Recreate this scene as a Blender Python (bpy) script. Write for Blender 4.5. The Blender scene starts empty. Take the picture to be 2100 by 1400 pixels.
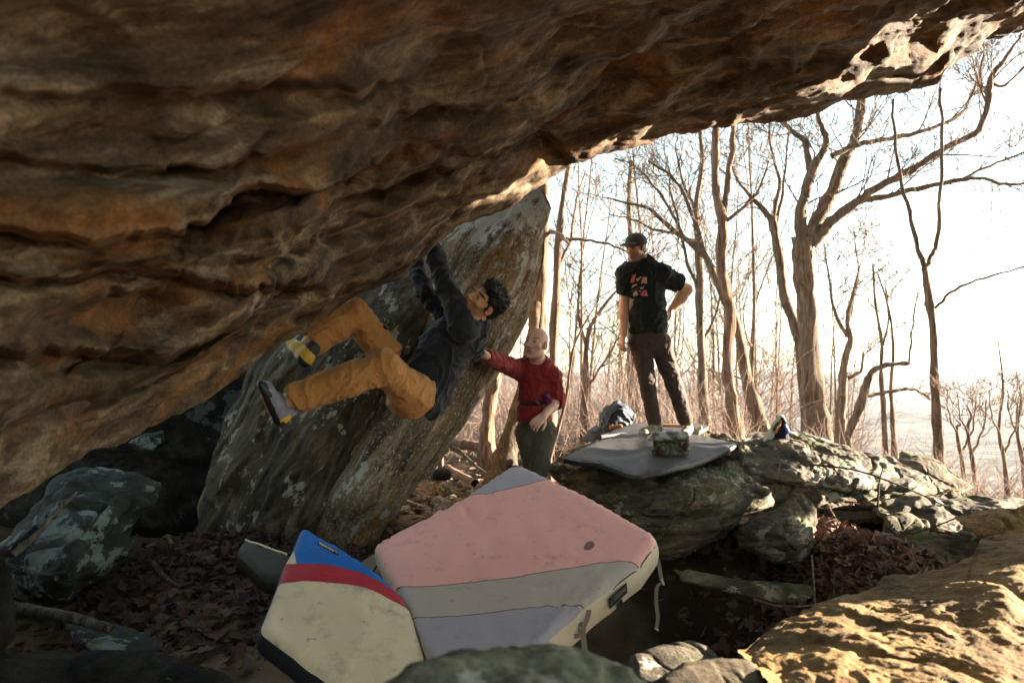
import bpy, bmesh, math, random
import numpy as np
from mathutils import Vector, Matrix
R = math.radians
rng = random.Random(7)
nrg = np.random.RandomState(11)

# ------------------------------------------------------------ camera, sky, sun, exposure
sc = bpy.context.scene
PITCH = math.atan(50 / 1400)
cam_d = bpy.data.cameras.new('camera'); cam = bpy.data.objects.new('camera', cam_d)
sc.collection.objects.link(cam); sc.camera = cam
cam_d.lens = 24; cam_d.sensor_width = 36; cam_d.clip_start = 0.05; cam_d.clip_end = 30000
cam.rotation_euler = (math.pi / 2 + PITCH, 0, 0)
cam_d.dof.use_dof = True; cam_d.dof.focus_distance = 4.3; cam_d.dof.aperture_fstop = 2.8

SUN_EL, SUN_AZ = R(13.5), R(78)          # azimuth measured from the view direction (+y) to the right (+x)
SUN = Vector((math.sin(SUN_AZ) * math.cos(SUN_EL), math.cos(SUN_AZ) * math.cos(SUN_EL), math.sin(SUN_EL)))
w = bpy.data.worlds.new('World'); sc.world = w; w.use_nodes = True
nt = w.node_tree; nt.nodes.clear()
sky = nt.nodes.new('ShaderNodeTexSky'); sky.sky_type = 'NISHITA'; sky.sun_disc = False
sky.sun_elevation = SUN_EL; sky.sun_rotation = SUN_AZ; sky.dust_density = 0.4; sky.ozone_density = 1.0; sky.air_density = 1.0
bg = nt.nodes.new('ShaderNodeBackground'); bg.inputs['Strength'].default_value = 0.055
wo = nt.nodes.new('ShaderNodeOutputWorld')
tn = nt.nodes.new('ShaderNodeMix'); tn.data_type = 'RGBA'; tn.blend_type = 'MULTIPLY'; tn.inputs[0].default_value = 1; tn.inputs[7].default_value = (.91, 1.0, .92, 1)
hs = nt.nodes.new('ShaderNodeHueSaturation'); hs.inputs['Saturation'].default_value = .5; nt.links.new(sky.outputs[0], hs.inputs['Color']); nt.links.new(hs.outputs[0], tn.inputs[6]); nt.links.new(tn.outputs[2], bg.inputs[0]); nt.links.new(bg.outputs[0], wo.inputs[0])
sl = bpy.data.lights.new('sun', 'SUN'); so = bpy.data.objects.new('sun', sl); sc.collection.objects.link(so)
sl.energy = 5.0; sl.angle = R(0.5); sl.color = (1.0, 0.84, 0.64)
so.rotation_euler = (-SUN).to_track_quat('-Z', 'Y').to_euler()
sc.view_settings.view_transform = 'Standard'; sc.view_settings.look = 'None'
sc.view_settings.exposure = 3.25; sc.view_settings.gamma = 1.0; sc.view_settings.use_curve_mapping = False
sc.render.engine = 'CYCLES'
sc.cycles.max_bounces = 7; sc.cycles.diffuse_bounces = 5; sc.cycles.volume_bounces = 1
sc.cycles.use_denoising = True

# ------------------------------------------------------------ helpers
CP, SP = math.cos(PITCH), math.sin(PITCH)
def P(u, v, d):
    """photo pixel (2100 wide) and depth -> point of the place"""
    x = (u - 1050) / 1400 * d; h = -(v - 700) / 1400 * d
    return np.array([x, d * CP - h * SP, d * SP + h * CP]) if np.isscalar(u) else np.stack([x, d * CP - h * SP, d * SP + h * CP], -1)
def V(u, v, d): return Vector(P(u, v, d))

def _h(ix, iy, iz, s):
    a = (ix.astype(np.int64) * 73856093) ^ (iy.astype(np.int64) * 19349663) ^ (iz.astype(np.int64) * 83492791) ^ (s * 2654435 )
    a = (a ^ (a >> 13)) * 1274126177 & 0xffffffff
    a = (a ^ (a >> 16)) * 2246822519 & 0xffffffff
    return (a ^ (a >> 15)) & 0xffffffff
_G = np.array([[1,1,0],[-1,1,0],[1,-1,0],[-1,-1,0],[1,0,1],[-1,0,1],[1,0,-1],[-1,0,-1],[0,1,1],[0,-1,1],[0,1,-1],[0,-1,-1]], float)
def perlin(p, seed=0):
    p = np.asarray(p, float); i = np.floor(p); f = p - i; i = i.astype(np.int64)
    t = f * f * f * (f * (f * 6 - 15) + 10); out = 0
    for dx in (0, 1):
        wx = t[..., 0] if dx else 1 - t[..., 0]
        for dy in (0, 1):
            wy = t[..., 1] if dy else 1 - t[..., 1]
            for dz in (0, 1):
                wz = t[..., 2] if dz else 1 - t[..., 2]
                g = _G[_h(i[..., 0] + dx, i[..., 1] + dy, i[..., 2] + dz, seed) % 12]
                out = out + wx * wy * wz * (g[..., 0] * (f[..., 0] - dx) + g[..., 1] * (f[..., 1] - dy) + g[..., 2] * (f[..., 2] - dz))
    return out
def fbm(p, o=4, seed=0, gain=.5):
    a, s, r = 1.0, 0, 0
    p = np.asarray(p, float)
    for k in range(o):
        r = r + a * perlin(p * 2 ** k + k * 17.3, seed + k); s += a; a *= gain
    return r
def facet(p, seed=0, gr=.45, cw=.08):
    """piecewise planar cells with broken edges"""
    i = np.floor(p).astype(np.int64); best = np.full(p.shape[:-1], 9e9); b2 = best.copy(); val = np.zeros(p.shape[:-1])
    for dx in (-1, 0, 1):
        for dy in (-1, 0, 1):
            for dz in (-1, 0, 1):
                c = i + np.array([dx, dy, dz]); h1 = _h(c[..., 0], c[..., 1], c[..., 2], seed)
                sd = c + np.stack([(h1 & 1023) / 1023, (h1 >> 10 & 1023) / 1023, (h1 >> 20 & 1023) / 1023], -1)
                dv = p - sd; d2 = (dv ** 2).sum(-1); m = d2 < best; b2 = np.where(m, best, np.minimum(b2, d2))
                h2 = _h(c[..., 0], c[..., 1], c[..., 2], seed + 77)
                g = np.stack([(h2 & 255) / 127.5 - 1, (h2 >> 8 & 255) / 127.5 - 1, (h2 >> 16 & 255) / 127.5 - 1], -1)
                vv = gr * (g * dv).sum(-1) + (h2 >> 24 & 255) / 255 - .5
                best = np.where(m, d2, best); val = np.where(m, vv, val)
    w_ = sstep(0, cw, np.sqrt(b2) - np.sqrt(best)); return val * w_ - .35 * (1 - w_)

def frame_from(n, t=(1, 0, 0)):
    n = np.array(n, float); n /= np.linalg.norm(n); t = np.array(t, float); t = t - n * t.dot(n); t /= np.linalg.norm(t)
    return np.stack([t, np.cross(n, t), n])          # rows: along, across, bedding normal

def mesh_obj(name, verts, faces, material, parent=None, smooth=True, cols=None, mats=None, midx=None):
    verts = np.asarray(verts, float)
    off = verts.mean(0) if parent is None else np.zeros(3)
    me = bpy.data.meshes.new(name)
    F_ = np.asarray(faces) if not isinstance(faces, list) else None
    if F_ is not None and F_.ndim == 2:
        n = F_.shape[1]
        me.vertices.add(len(verts)); me.vertices.foreach_set('co', (verts - off).astype(np.float32).ravel())
        me.loops.add(F_.size); me.loops.foreach_set('vertex_index', F_.astype(np.int32).ravel())
        me.polygons.add(len(F_)); me.polygons.foreach_set('loop_start', np.arange(0, F_.size, n, dtype=np.int32))
        me.update(calc_edges=True); me.validate()
    else:
        me.from_pydata((verts - off).tolist(), [], [tuple(f) for f in faces]); me.update()
    if smooth: me.polygons.foreach_set('use_smooth', [True] * len(me.polygons))
    for m_ in (mats or [material]): me.materials.append(m_)
    if midx is not None: me.polygons.foreach_set('material_index', midx)
    if cols is not None:
        a = me.color_attributes.new('col', 'FLOAT_COLOR', 'POINT')
        c = np.ones((len(verts), 4), np.float32); c[:, :3] = cols; a.data.foreach_set('color', c.ravel())
    o = bpy.data.objects.new(name, me); sc.collection.objects.link(o)
    if parent is None: o.location = off
    else:
        o.parent = parent; o.matrix_parent_inverse = world_m(parent).inverted()
    return o
def world_m(o):
    m = Matrix.LocRotScale(o.location, o.rotation_euler, o.scale)
    if o.parent is not None: m = world_m(o.parent) @ o.matrix_parent_inverse @ m
    return m
def tag(o, label=None, cat=None, group=None, kind=None):
    if label: o['label'] = label
    if cat: o['category'] = cat
    if group: o['group'] = group
    if kind: o['kind'] = kind
    return o
def empty(name, loc, label=None, cat=None, group=None):
    o = bpy.data.objects.new(name, None); sc.collection.objects.link(o); o.location = Vector(loc); o.empty_display_size = .1
    return tag(o, label, cat, group)
def grid_faces(nu, nv, wrap=False, off=0):
    i, j = np.meshgrid(np.arange(nu if wrap else nu - 1), np.arange(nv - 1), indexing='ij')
    i2 = (i + 1) % nu
    return (np.stack([i * nv + j, i2 * nv + j, i2 * nv + j + 1, i * nv + j + 1], -1).reshape(-1, 4)) + off
def vnormals(v, f):
    n = np.zeros_like(v); a = v[f[:, 0]]; b = v[f[:, 1]]; c = v[f[:, 2]]; d = v[f[:, -1]]
    fn = np.cross(c - a, d - b) if f.shape[1] == 4 else np.cross(b - a, c - a)
    for k in range(f.shape[1]):
        for ax in range(3): n[:, ax] += np.bincount(f[:, k], fn[:, ax], len(v))
    return n / np.maximum(np.linalg.norm(n, axis=1, keepdims=True), 1e-12)
class RBF:
    def __init__(s, pts):
        pts = np.array(pts, float); s.x = pts[:, :2] / 500; n = len(pts)
        A = np.zeros((n + 3, n + 3)); A[:n, :n] = s.k(s.x[:, None] - s.x[None]); A[:n, n] = 1; A[:n, n + 1:] = s.x
        A[n, :n] = 1; A[n + 1:, :n] = s.x.T; A[:n, :n] += np.eye(n) * 1e-5
        s.w = np.linalg.solve(A, np.concatenate([pts[:, 2], [0, 0, 0]]))
    def k(s, d):
        r2 = (d ** 2).sum(-1) + 1e-9; return .5 * r2 * np.log(r2)
    def __call__(s, u, v):
        q = np.stack([np.asarray(u, float), np.asarray(v, float)], -1) / 500; sh = q.shape[:-1]; q = q.reshape(-1, 2)
        out = np.zeros(len(q))
        for k in range(len(s.x)): out += s.w[k] * s.k(q - s.x[k])
        out += s.w[-3] + q @ s.w[-2:]
        return out.reshape(sh)
def catmull(pts, n=8):
    pts = [np.array(p, float) for p in pts]
    if len(pts) < 3:
        return np.array([pts[0] + (pts[-1] - pts[0]) * t for t in np.linspace(0, 1, n + 1)])
    q = [2 * pts[0] - pts[1]] + pts + [2 * pts[-1] - pts[-2]]; out = []
    for i in range(1, len(q) - 2):
        for t in np.arange(n) / n:
            out.append(.5 * (2 * q[i] + (q[i + 1] - q[i - 1]) * t + (2 * q[i - 1] - 5 * q[i] + 4 * q[i + 1] - q[i + 2]) * t * t + (3 * q[i] - q[i - 1] - 3 * q[i + 1] + q[i + 2]) * t ** 3))
    out.append(pts[-1]); return np.array(out)
def poly_dist(q, poly, closed=True):
    """distance and side of 2-D points q to a polyline"""
    poly = np.asarray(poly, float); best = np.full(len(q), 9e9); side = np.zeros(len(q)); n = len(poly); par = np.zeros(len(q))
    for i in range(n if closed else n - 1):
        a = poly[i]; b = poly[(i + 1) % n]; e = b - a; t = np.clip(((q - a) @ e) / max(e @ e, 1e-9), 0, 1)
        dv = q - (a + t[:, None] * e); d = np.hypot(dv[:, 0], dv[:, 1]); m = d < best - 1e-6
        cr = e[0] * (q[:, 1] - a[1]) - e[1] * (q[:, 0] - a[0])
        best = np.where(m, d, best); side = np.where(m, np.sign(cr), side); par = np.where(m, (i + t) / n, par)
    return best, side, par
def sstep(a, b, x):
    t = np.clip((x - a) / (b - a), 0, 1); return t * t * (3 - 2 * t)

# tubes (branches, straps, sticks)
def tube_vf(pts, rad, seg=8, rough=0, seed=0, twist=0, flat=1.0):
    pts = np.asarray(pts, float); n = len(pts); rad = np.full(n, rad) if np.isscalar(rad) else np.asarray(rad, float)
    t = np.gradient(pts, axis=0); t /= np.maximum(np.linalg.norm(t, axis=1, keepdims=True), 1e-9)
    up = np.array([0, 0, 1.0]) if abs(t[0][2]) < .9 else np.array([1.0, 0, 0]); a = np.cross(t[0], up); a /= np.linalg.norm(a)
    V_ = np.zeros((n, seg, 3)); an = np.arange(seg) / seg * 2 * math.pi
    for i in range(n):
        a = a - t[i] * a.dot(t[i]); a /= max(np.linalg.norm(a), 1e-9); b = np.cross(t[i], a)
        r_ = rad[i] * np.ones(seg)
        V_[i] = pts[i] + (np.cos(an) * r_)[:, None] * a + (np.sin(an) * r_ * flat)[:, None] * b
    if rough:
        c = pts[:, None]; d = V_ - c; k = 1 + rough * fbm((c + d * 1.5) * np.array([6, 6, 1.5]) / max(rad.max() * 6, .3), 3, seed)[..., None] * 1.6
        V_ = c + d * k
    f = grid_faces(n, seg); i, j = np.meshgrid(np.arange(n - 1), [seg - 1], indexing='ij')
    f2 = np.stack([i * seg + seg - 1, (i + 1) * seg + seg - 1, (i + 1) * seg, i * seg], -1).reshape(-1, 4)
    f = np.concatenate([f, f2])
    return V_.reshape(-1, 3), f
class Acc:
    def __init__(s): s.v = []; s.f = []; s.n = 0; s.st = {}
    def strand(s, pts, rad, seg): s.st.setdefault((len(pts), seg), []).append((pts, rad))
    def flush(s):
        for (n, seg), L in s.st.items():
            p = np.array([a[0] for a in L], float); r = np.array([a[1] for a in L], float); t = np.gradient(p, axis=1); t /= np.maximum(np.linalg.norm(t, axis=2, keepdims=True), 1e-9)
            t0 = t[:, :1]; ref = np.where(np.abs(t0[..., 2:]) < .9, np.array([0, 0, 1.0]), np.array([1.0, 0, 0])); a = np.cross(t, np.broadcast_to(ref, t.shape)); a /= np.maximum(np.linalg.norm(a, axis=2, keepdims=True), 1e-6); b = np.cross(t, a)
            an = np.arange(seg) / seg * 2 * math.pi
            v = p[:, :, None] + r[:, :, None, None] * (np.cos(an)[None, None, :, None] * a[:, :, None] + np.sin(an)[None, None, :, None] * b[:, :, None])
            f0 = np.array([(i * seg + j, (i + 1) * seg + j, (i + 1) * seg + (j + 1) % seg, i * seg + (j + 1) % seg) for i in range(n - 1) for j in range(seg)])
            f = (f0[None] + (np.arange(len(L)) * n * seg)[:, None, None]).reshape(-1, 4); s.add(v.reshape(-1, 3), f)
        s.st = {}
    def add(s, v, f): s.v.append(np.asarray(v, float)); s.f.append(np.asarray(f) + s.n); s.n += len(v)
    def obj(s, name, material, parent=None, smooth=True):
        s.flush(); return mesh_obj(name, np.concatenate(s.v), np.concatenate(s.f), material, parent, smooth)

# materials
class M:
    def __init__(s, name, rough=.8, spec=.3):
        s.m = bpy.data.materials.new(name); s.m.use_nodes = True; s.t = s.m.node_tree; s.b = s.t.nodes['Principled BSDF']
        s.b.inputs['Roughness'].default_value = rough; s.b.inputs['Specular IOR Level'].default_value = spec
        s.co = s.t.nodes.new('ShaderNodeTexCoord').outputs['Object']
    def link(s, a, b): s.t.links.new(a, b)
    def mapping(s, rot=(0, 0, 0), scale=(1, 1, 1), src=None):
        n = s.t.nodes.new('ShaderNodeMapping'); n.inputs['Rotation'].default_value = rot; n.inputs['Scale'].default_value = scale
        n2 = n
        if any(rot):                       # rotate first, then stretch
            n.inputs['Scale'].default_value = (1, 1, 1); n2 = s.t.nodes.new('ShaderNodeMapping'); n2.inputs['Scale'].default_value = scale
            s.link(n.outputs[0], n2.inputs[0])
        s.link(src or s.co, n.inputs[0]); return n2.outputs[0]
    def noise(s, scale, detail=5, rough=.55, src=None, dist=0, out='Fac'):
        n = s.t.nodes.new('ShaderNodeTexNoise'); n.inputs['Scale'].default_value = scale; n.inputs['Detail'].default_value = detail
        n.inputs['Roughness'].default_value = rough; n.inputs['Distortion'].default_value = dist; s.link(src or s.co, n.inputs['Vector']); return n.outputs[out]
    def voro(s, scale, src=None, feat='F1', out='Distance'):
        n = s.t.nodes.new('ShaderNodeTexVoronoi'); n.feature = feat; n.inputs['Scale'].default_value = scale; s.link(src or s.co, n.inputs['Vector']); return n.outputs[out]
    def ramp(s, fac, stops, interp='LINEAR'):
        n = s.t.nodes.new('ShaderNodeValToRGB'); e = n.color_ramp.elements; n.color_ramp.interpolation = interp
        while len(e) < len(stops): e.new(.5)
        for k, (p, c) in enumerate(stops):
            e[k].position = p; e[k].color = (*c, 1) if hasattr(c, '__len__') else (c, c, c, 1)
        s.link(fac, n.inputs[0]); return n.outputs[0]
    def mix(s, fac, a, b, mode='MIX'):
        n = s.t.nodes.new('ShaderNodeMix'); n.data_type = 'RGBA'; n.blend_type = mode
        for inp, x in ((n.inputs[0], fac), (n.inputs[6], a), (n.inputs[7], b)):
            if isinstance(x, (int, float)): inp.default_value = x
            elif isinstance(x, tuple): inp.default_value = (*x, 1)
            else: s.link(x, inp)
        return n.outputs[2]
    def math(s, op, a, b=0.0, clamp=False):
        n = s.t.nodes.new('ShaderNodeMath'); n.operation = op; n.use_clamp = clamp
        for k, x in enumerate((a, b)):
            if isinstance(x, (int, float)): n.inputs[k].default_value = x
            else: s.link(x, n.inputs[k])
        return n.outputs[0]
    def bump(s, h, strength=.5, dist=.01, prev=None):
        n = s.t.nodes.new('ShaderNodeBump'); n.inputs['Strength'].default_value = strength; n.inputs['Distance'].default_value = dist
        s.link(h, n.inputs['Height'])
        if prev is not None: s.link(prev, n.inputs['Normal'])
        return n.outputs[0]
    def attr(s, name='col'):
        n = s.t.nodes.new('ShaderNodeAttribute'); n.attribute_name = name; return n.outputs['Color']
    def upz(s):
        g = s.t.nodes.new('ShaderNodeNewGeometry'); x = s.t.nodes.new('ShaderNodeSeparateXYZ'); s.link(g.outputs['Normal'], x.inputs[0]); return x.outputs['Z']
    def color(s, c):
        if isinstance(c, tuple): s.b.inputs['Base Color'].default_value = (*c, 1)
        else: s.link(c, s.b.inputs['Base Color'])
        return s
    def nrm(s, n): s.link(n, s.b.inputs['Normal']); return s

def rock_mat(name, dark, mid, light, orange=None, lichen=0.0, moss=0.0, rot=(0, 0, 0), an=(1.2, 1.2, 7), top=None, lich_col=(.42, .42, .37), sc_=1.0, wet=.0, streak=1.0, blot=.5, specks=0.0):
    m = M(name, .82, .25)
    if not isinstance(rot, tuple): rot = tuple(Matrix(rot.tolist()).to_euler())
    st = m.mapping(rot, tuple(x * sc_ for x in an))
    a = m.noise(2.2, 8, .62, st, .6); b = m.noise(1.1 * sc_, 6, .6); c = m.noise(9 * sc_, 8, .7)
    col = m.ramp(a, [(.34, dark), (.5, mid), (.66, light)])
    col = m.mix(m.math('MULTIPLY', m.ramp(b, [(.42, 0.0), (.62, 1.0)]), blot), col, m.ramp(c, [(.3, dark), (.7, mid)]))
    if orange:
        o1 = m.ramp(m.noise(1.6 * sc_, 5, .6, m.mapping(rot, (an[0] * .8, an[1] * .8, an[2] * .45))), [(.52, 0.0), (.64, 1.0)])
        col = m.mix(m.math('MULTIPLY', o1, .8), col, m.mix(c, tuple(x * .5 for x in orange), orange))
    col = m.mix(.55, col, m.ramp(m.noise(26 * sc_, 8, .75), [(.3, (.2, .2, .2)), (.5, (.8, .8, .8)), (.7, (1.4, 1.35, 1.3))]), 'MULTIPLY')
    col = m.mix(.6, col, m.ramp(m.noise(95 * sc_, 6, .8), [(.36, (.35, .35, .35)), (.5, (.95, .95, .95)), (.64, (1.5, 1.45, 1.4))]), 'MULTIPLY')
    if lichen:
        l = m.noise(5.5 * sc_, 9, .72, m.mapping(rot, tuple(x ** .35 for x in an))); l2 = m.noise(1.3 * sc_, 3, .5)
        if top:                        # lichen likes the weathered top of this rock
            sx = m.t.nodes.new('ShaderNodeSeparateXYZ'); m.link(m.co, sx.inputs[0]); l = m.math('ADD', l, m.ramp(m.math('ADD', m.math('MULTIPLY', sx.outputs['Z'], .25), .5), [(top[0], 0.0), (top[1], top[2])]))
        lm = m.ramp(m.math('ADD', l, m.math('MULTIPLY', m.math('SUBTRACT', l2, .5), .7)), [(.60 - .13 * lichen, 0.0), (.63 - .13 * lichen, 1.0)])
        col = m.mix(lm, col, m.mix(m.noise(40, 4, .6), tuple(x * .55 for x in lich_col), lich_col))
    if moss:
        mm = m.math('MULTIPLY', m.ramp(m.upz(), [(.5, 0.0), (.8, 1.0)]), m.ramp(m.noise(3.2 * sc_, 7, .7), [(.62 - .2 * moss, 0.0), (.68 - .2 * moss, 1.0)]))
        col = m.mix(mm, col, m.mix(m.noise(60, 4), (.025, .032, .008), (.10, .115, .02)))
    if specks:
        sp = m.ramp(m.noise(34 * sc_, 4, .6, m.mapping(rot, tuple(x ** .5 for x in an))), [(.60 - .05 * specks, 0.0), (.66 - .05 * specks, 1.0)])
        col = m.mix(m.math('MULTIPLY', sp, .8), col, (.42, .40, .34))
    m.color(col)
    n1 = m.bump(m.noise(3, 10, .68, m.mapping(rot, tuple(x * sc_ * 1.6 for x in an)), .4), .6, .035)
    n2 = m.bump(m.noise(70 * sc_, 8, .75), .6, .006, m.bump(m.noise(20 * sc_, 9, .7), .6, .016, n1))
    m.nrm(n2)
    return m.m
def relief(p, fr, s=1.0, seed=0, big=.06, fac=.035, fine=.008, fq=(1.6, 1.6, 5.5), ff=(9, 9, 32.)):
    q = p @ fr.T                       # along, across, normal to bedding
    wq = q + .12 * np.stack([fbm(q * 1.7, 2, seed + 5), fbm(q * 1.7 + 9, 2, seed + 6), fbm(q * 1.7 + 5, 2, seed + 7)], -1)
    return s * (big * fbm(q * 1.1, 3, seed) + fac * facet(wq * np.array(fq), seed) + fac * .5 * facet(wq * np.array(fq) * 2.4, seed + 3)
                + fine * fbm(q * np.array(ff), 3, seed + 9))
# ------------------------------------------------------------ rocks
BED = frame_from((-.38, -.12, .92), (1, .3, .42))
RK_ = dict(fq=(1.05, 1.05, 3.4), ff=(12, 12, 24), fine=.016)
def outline_rock(name, pts, mat_, label, ctrl=(), back=.5, rnd=.12, seed=1, big=.05, fac=.03, fine=.006, fr=BED, fq=(1.6, 1.6, 5.5), ff=(9, 9, 32.), nth=170, nr=60, nb=22, cen=None, scale=1.0, cat='boulder', group=None, kind=None, pw=2.6, sub=1):
    """closed boulder: outline (u, v, depth), front relief through the control points, a body behind"""
    pts = [tuple(p) for p in pts]; rb = RBF(list(pts) + list(ctrl)); op = np.array([(p[0], p[1]) for p in pts], float)
    c = op.mean(0) if cen is None else np.array(cen, float)
    cl = np.concatenate([op, op[:1]]); an = np.arctan2(cl[:-1, 1] - c[1], cl[:-1, 0] - c[0])
    # dense smooth outline
    dense = []
    for i in range(len(op)):
        a, b = op[i], op[(i + 1) % len(op)]
        for t in np.linspace(0, 1, 30, endpoint=False): dense.append(a + (b - a) * t)
    dense = np.array(dense); k = np.array([1, 2, 3, 4, 3, 2, 1.]); k /= k.sum()
    sm = sum(np.roll(dense, j - 3, axis=0) * k[j] for j in range(7))
    L = np.concatenate([[0], np.cumsum(np.hypot(*(np.roll(sm, -1, 0) - sm).T))]); s_ = np.arange(nth) / nth * L[-1]
    smc = np.concatenate([sm, sm[:1]]); B = np.stack([np.interp(s_, L, smc[:, 0]), np.interp(s_, L, smc[:, 1])], -1)
    rho = 1 - (1 - np.linspace(0.001, 1, nr)) ** 1.6
    front = c + (B[:, None] - c) * rho[None, :, None]
    df = rb(front[..., 0], front[..., 1]) + rnd * (1 - np.sqrt(np.maximum(0, 1 - rho ** 7)))[None]
    pf = P(front[..., 0], front[..., 1], df)
    rb_ = np.linspace(1, 0, nb + 1)[1:]; e = pf[:, -1]; ec = e.mean(0)
    bk = []
    vd = ec / np.linalg.norm(ec)
    for r_ in rb_:
        q = ec + (e - ec) * (r_ ** .45) * (1 + .0 * r_)
        bk.append(q + vd * back * (1 - r_ ** pw) ** .8)
    allp = np.concatenate([pf, np.stack(bk, 1)], 1)
    n2 = allp.shape[1]; v = allp.reshape(-1, 3)
    i = np.arange(nth); f = []
    ii, jj = np.meshgrid(i, np.arange(n2 - 1), indexing='ij'); i2 = (ii + 1) % nth
    f = np.stack([ii * n2 + jj, ii * n2 + jj + 1, i2 * n2 + jj + 1, i2 * n2 + jj], -1).reshape(-1, 4)
    nrm = vnormals(v, f); toc = v.mean(0) - v
    if ((nrm * toc).sum(-1)).mean() > 0: f = f[:, ::-1]; nrm = -nrm
    dsp = relief(v, fr, scale, seed, big, fac, 0, fq, ff); dsp = blur(dsp.reshape(nth, n2), 1, True).ravel() + scale * fine * fbm((v @ fr.T) * np.array(ff), 4, seed + 9)
    v = v + nrm * dsp[:, None]
    o = mesh_obj(name, v, f, mat_); o.data.set_sharp_from_angle(angle=R(26))
    return tag(o, label, cat, group, kind)

_al = P(1900, 175, 5.2) - P(560, 715, 3.2)
RF = frame_from((-.41, .02, 1), _al)                 # roof: along the streaks, across, through the layers
SLAB = frame_from((-.80, -.25, .55), P(1090, 640, 5.2) - P(720, 1140, 4.7))
ROT = (0, R(24), 0)
m_roof = rock_mat('roof_rock', (.018, .010, .005), (.12, .078, .043), (.40, .305, .205), (.30, .13, .04), rot=RF, an=(.7, 3.2, 5), blot=.6)
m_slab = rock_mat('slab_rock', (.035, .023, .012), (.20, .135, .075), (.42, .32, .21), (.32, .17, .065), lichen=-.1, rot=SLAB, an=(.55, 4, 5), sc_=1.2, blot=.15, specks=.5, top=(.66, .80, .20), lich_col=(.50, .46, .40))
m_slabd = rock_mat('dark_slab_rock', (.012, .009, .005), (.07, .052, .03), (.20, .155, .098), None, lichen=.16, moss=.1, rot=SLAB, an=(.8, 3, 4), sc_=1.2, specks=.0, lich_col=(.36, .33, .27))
m_grey = rock_mat('grey_rock', (.028, .022, .014), (.115, .086, .053), (.25, .20, .13), (.22, .13, .055), lichen=.08, moss=.45, rot=(0, R(8), 0), sc_=1.1, lich_col=(.36, .32, .25))
m_pale = rock_mat('pale_rock', (.035, .029, .021), (.125, .104, .076), (.26, .22, .165), None, lichen=.36, moss=.3, rot=(0, R(-10), 0), sc_=1.1, lich_col=(.42, .39, .32))
m_dark_ = None
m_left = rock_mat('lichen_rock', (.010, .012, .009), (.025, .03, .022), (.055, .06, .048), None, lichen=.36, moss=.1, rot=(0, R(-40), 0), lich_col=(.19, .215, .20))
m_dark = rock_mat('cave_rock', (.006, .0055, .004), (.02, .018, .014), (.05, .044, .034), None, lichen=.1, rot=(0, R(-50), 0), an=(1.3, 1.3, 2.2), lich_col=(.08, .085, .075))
m_gold = rock_mat('golden_rock', (.06, .04, .014), (.27, .165, .06), (.47, .31, .13), (.34, .2, .06), moss=.0, rot=(0, R(28), 0), an=(1, 1, 5), sc_=1.3)
m_mossy = rock_mat('mossy_rock', (.10, .105, .07), (.25, .26, .18), (.46, .47, .37), None, lichen=.8, moss=.25, rot=(0, 0, 0), an=(1, 1, 1.5), sc_=2.2)


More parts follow.
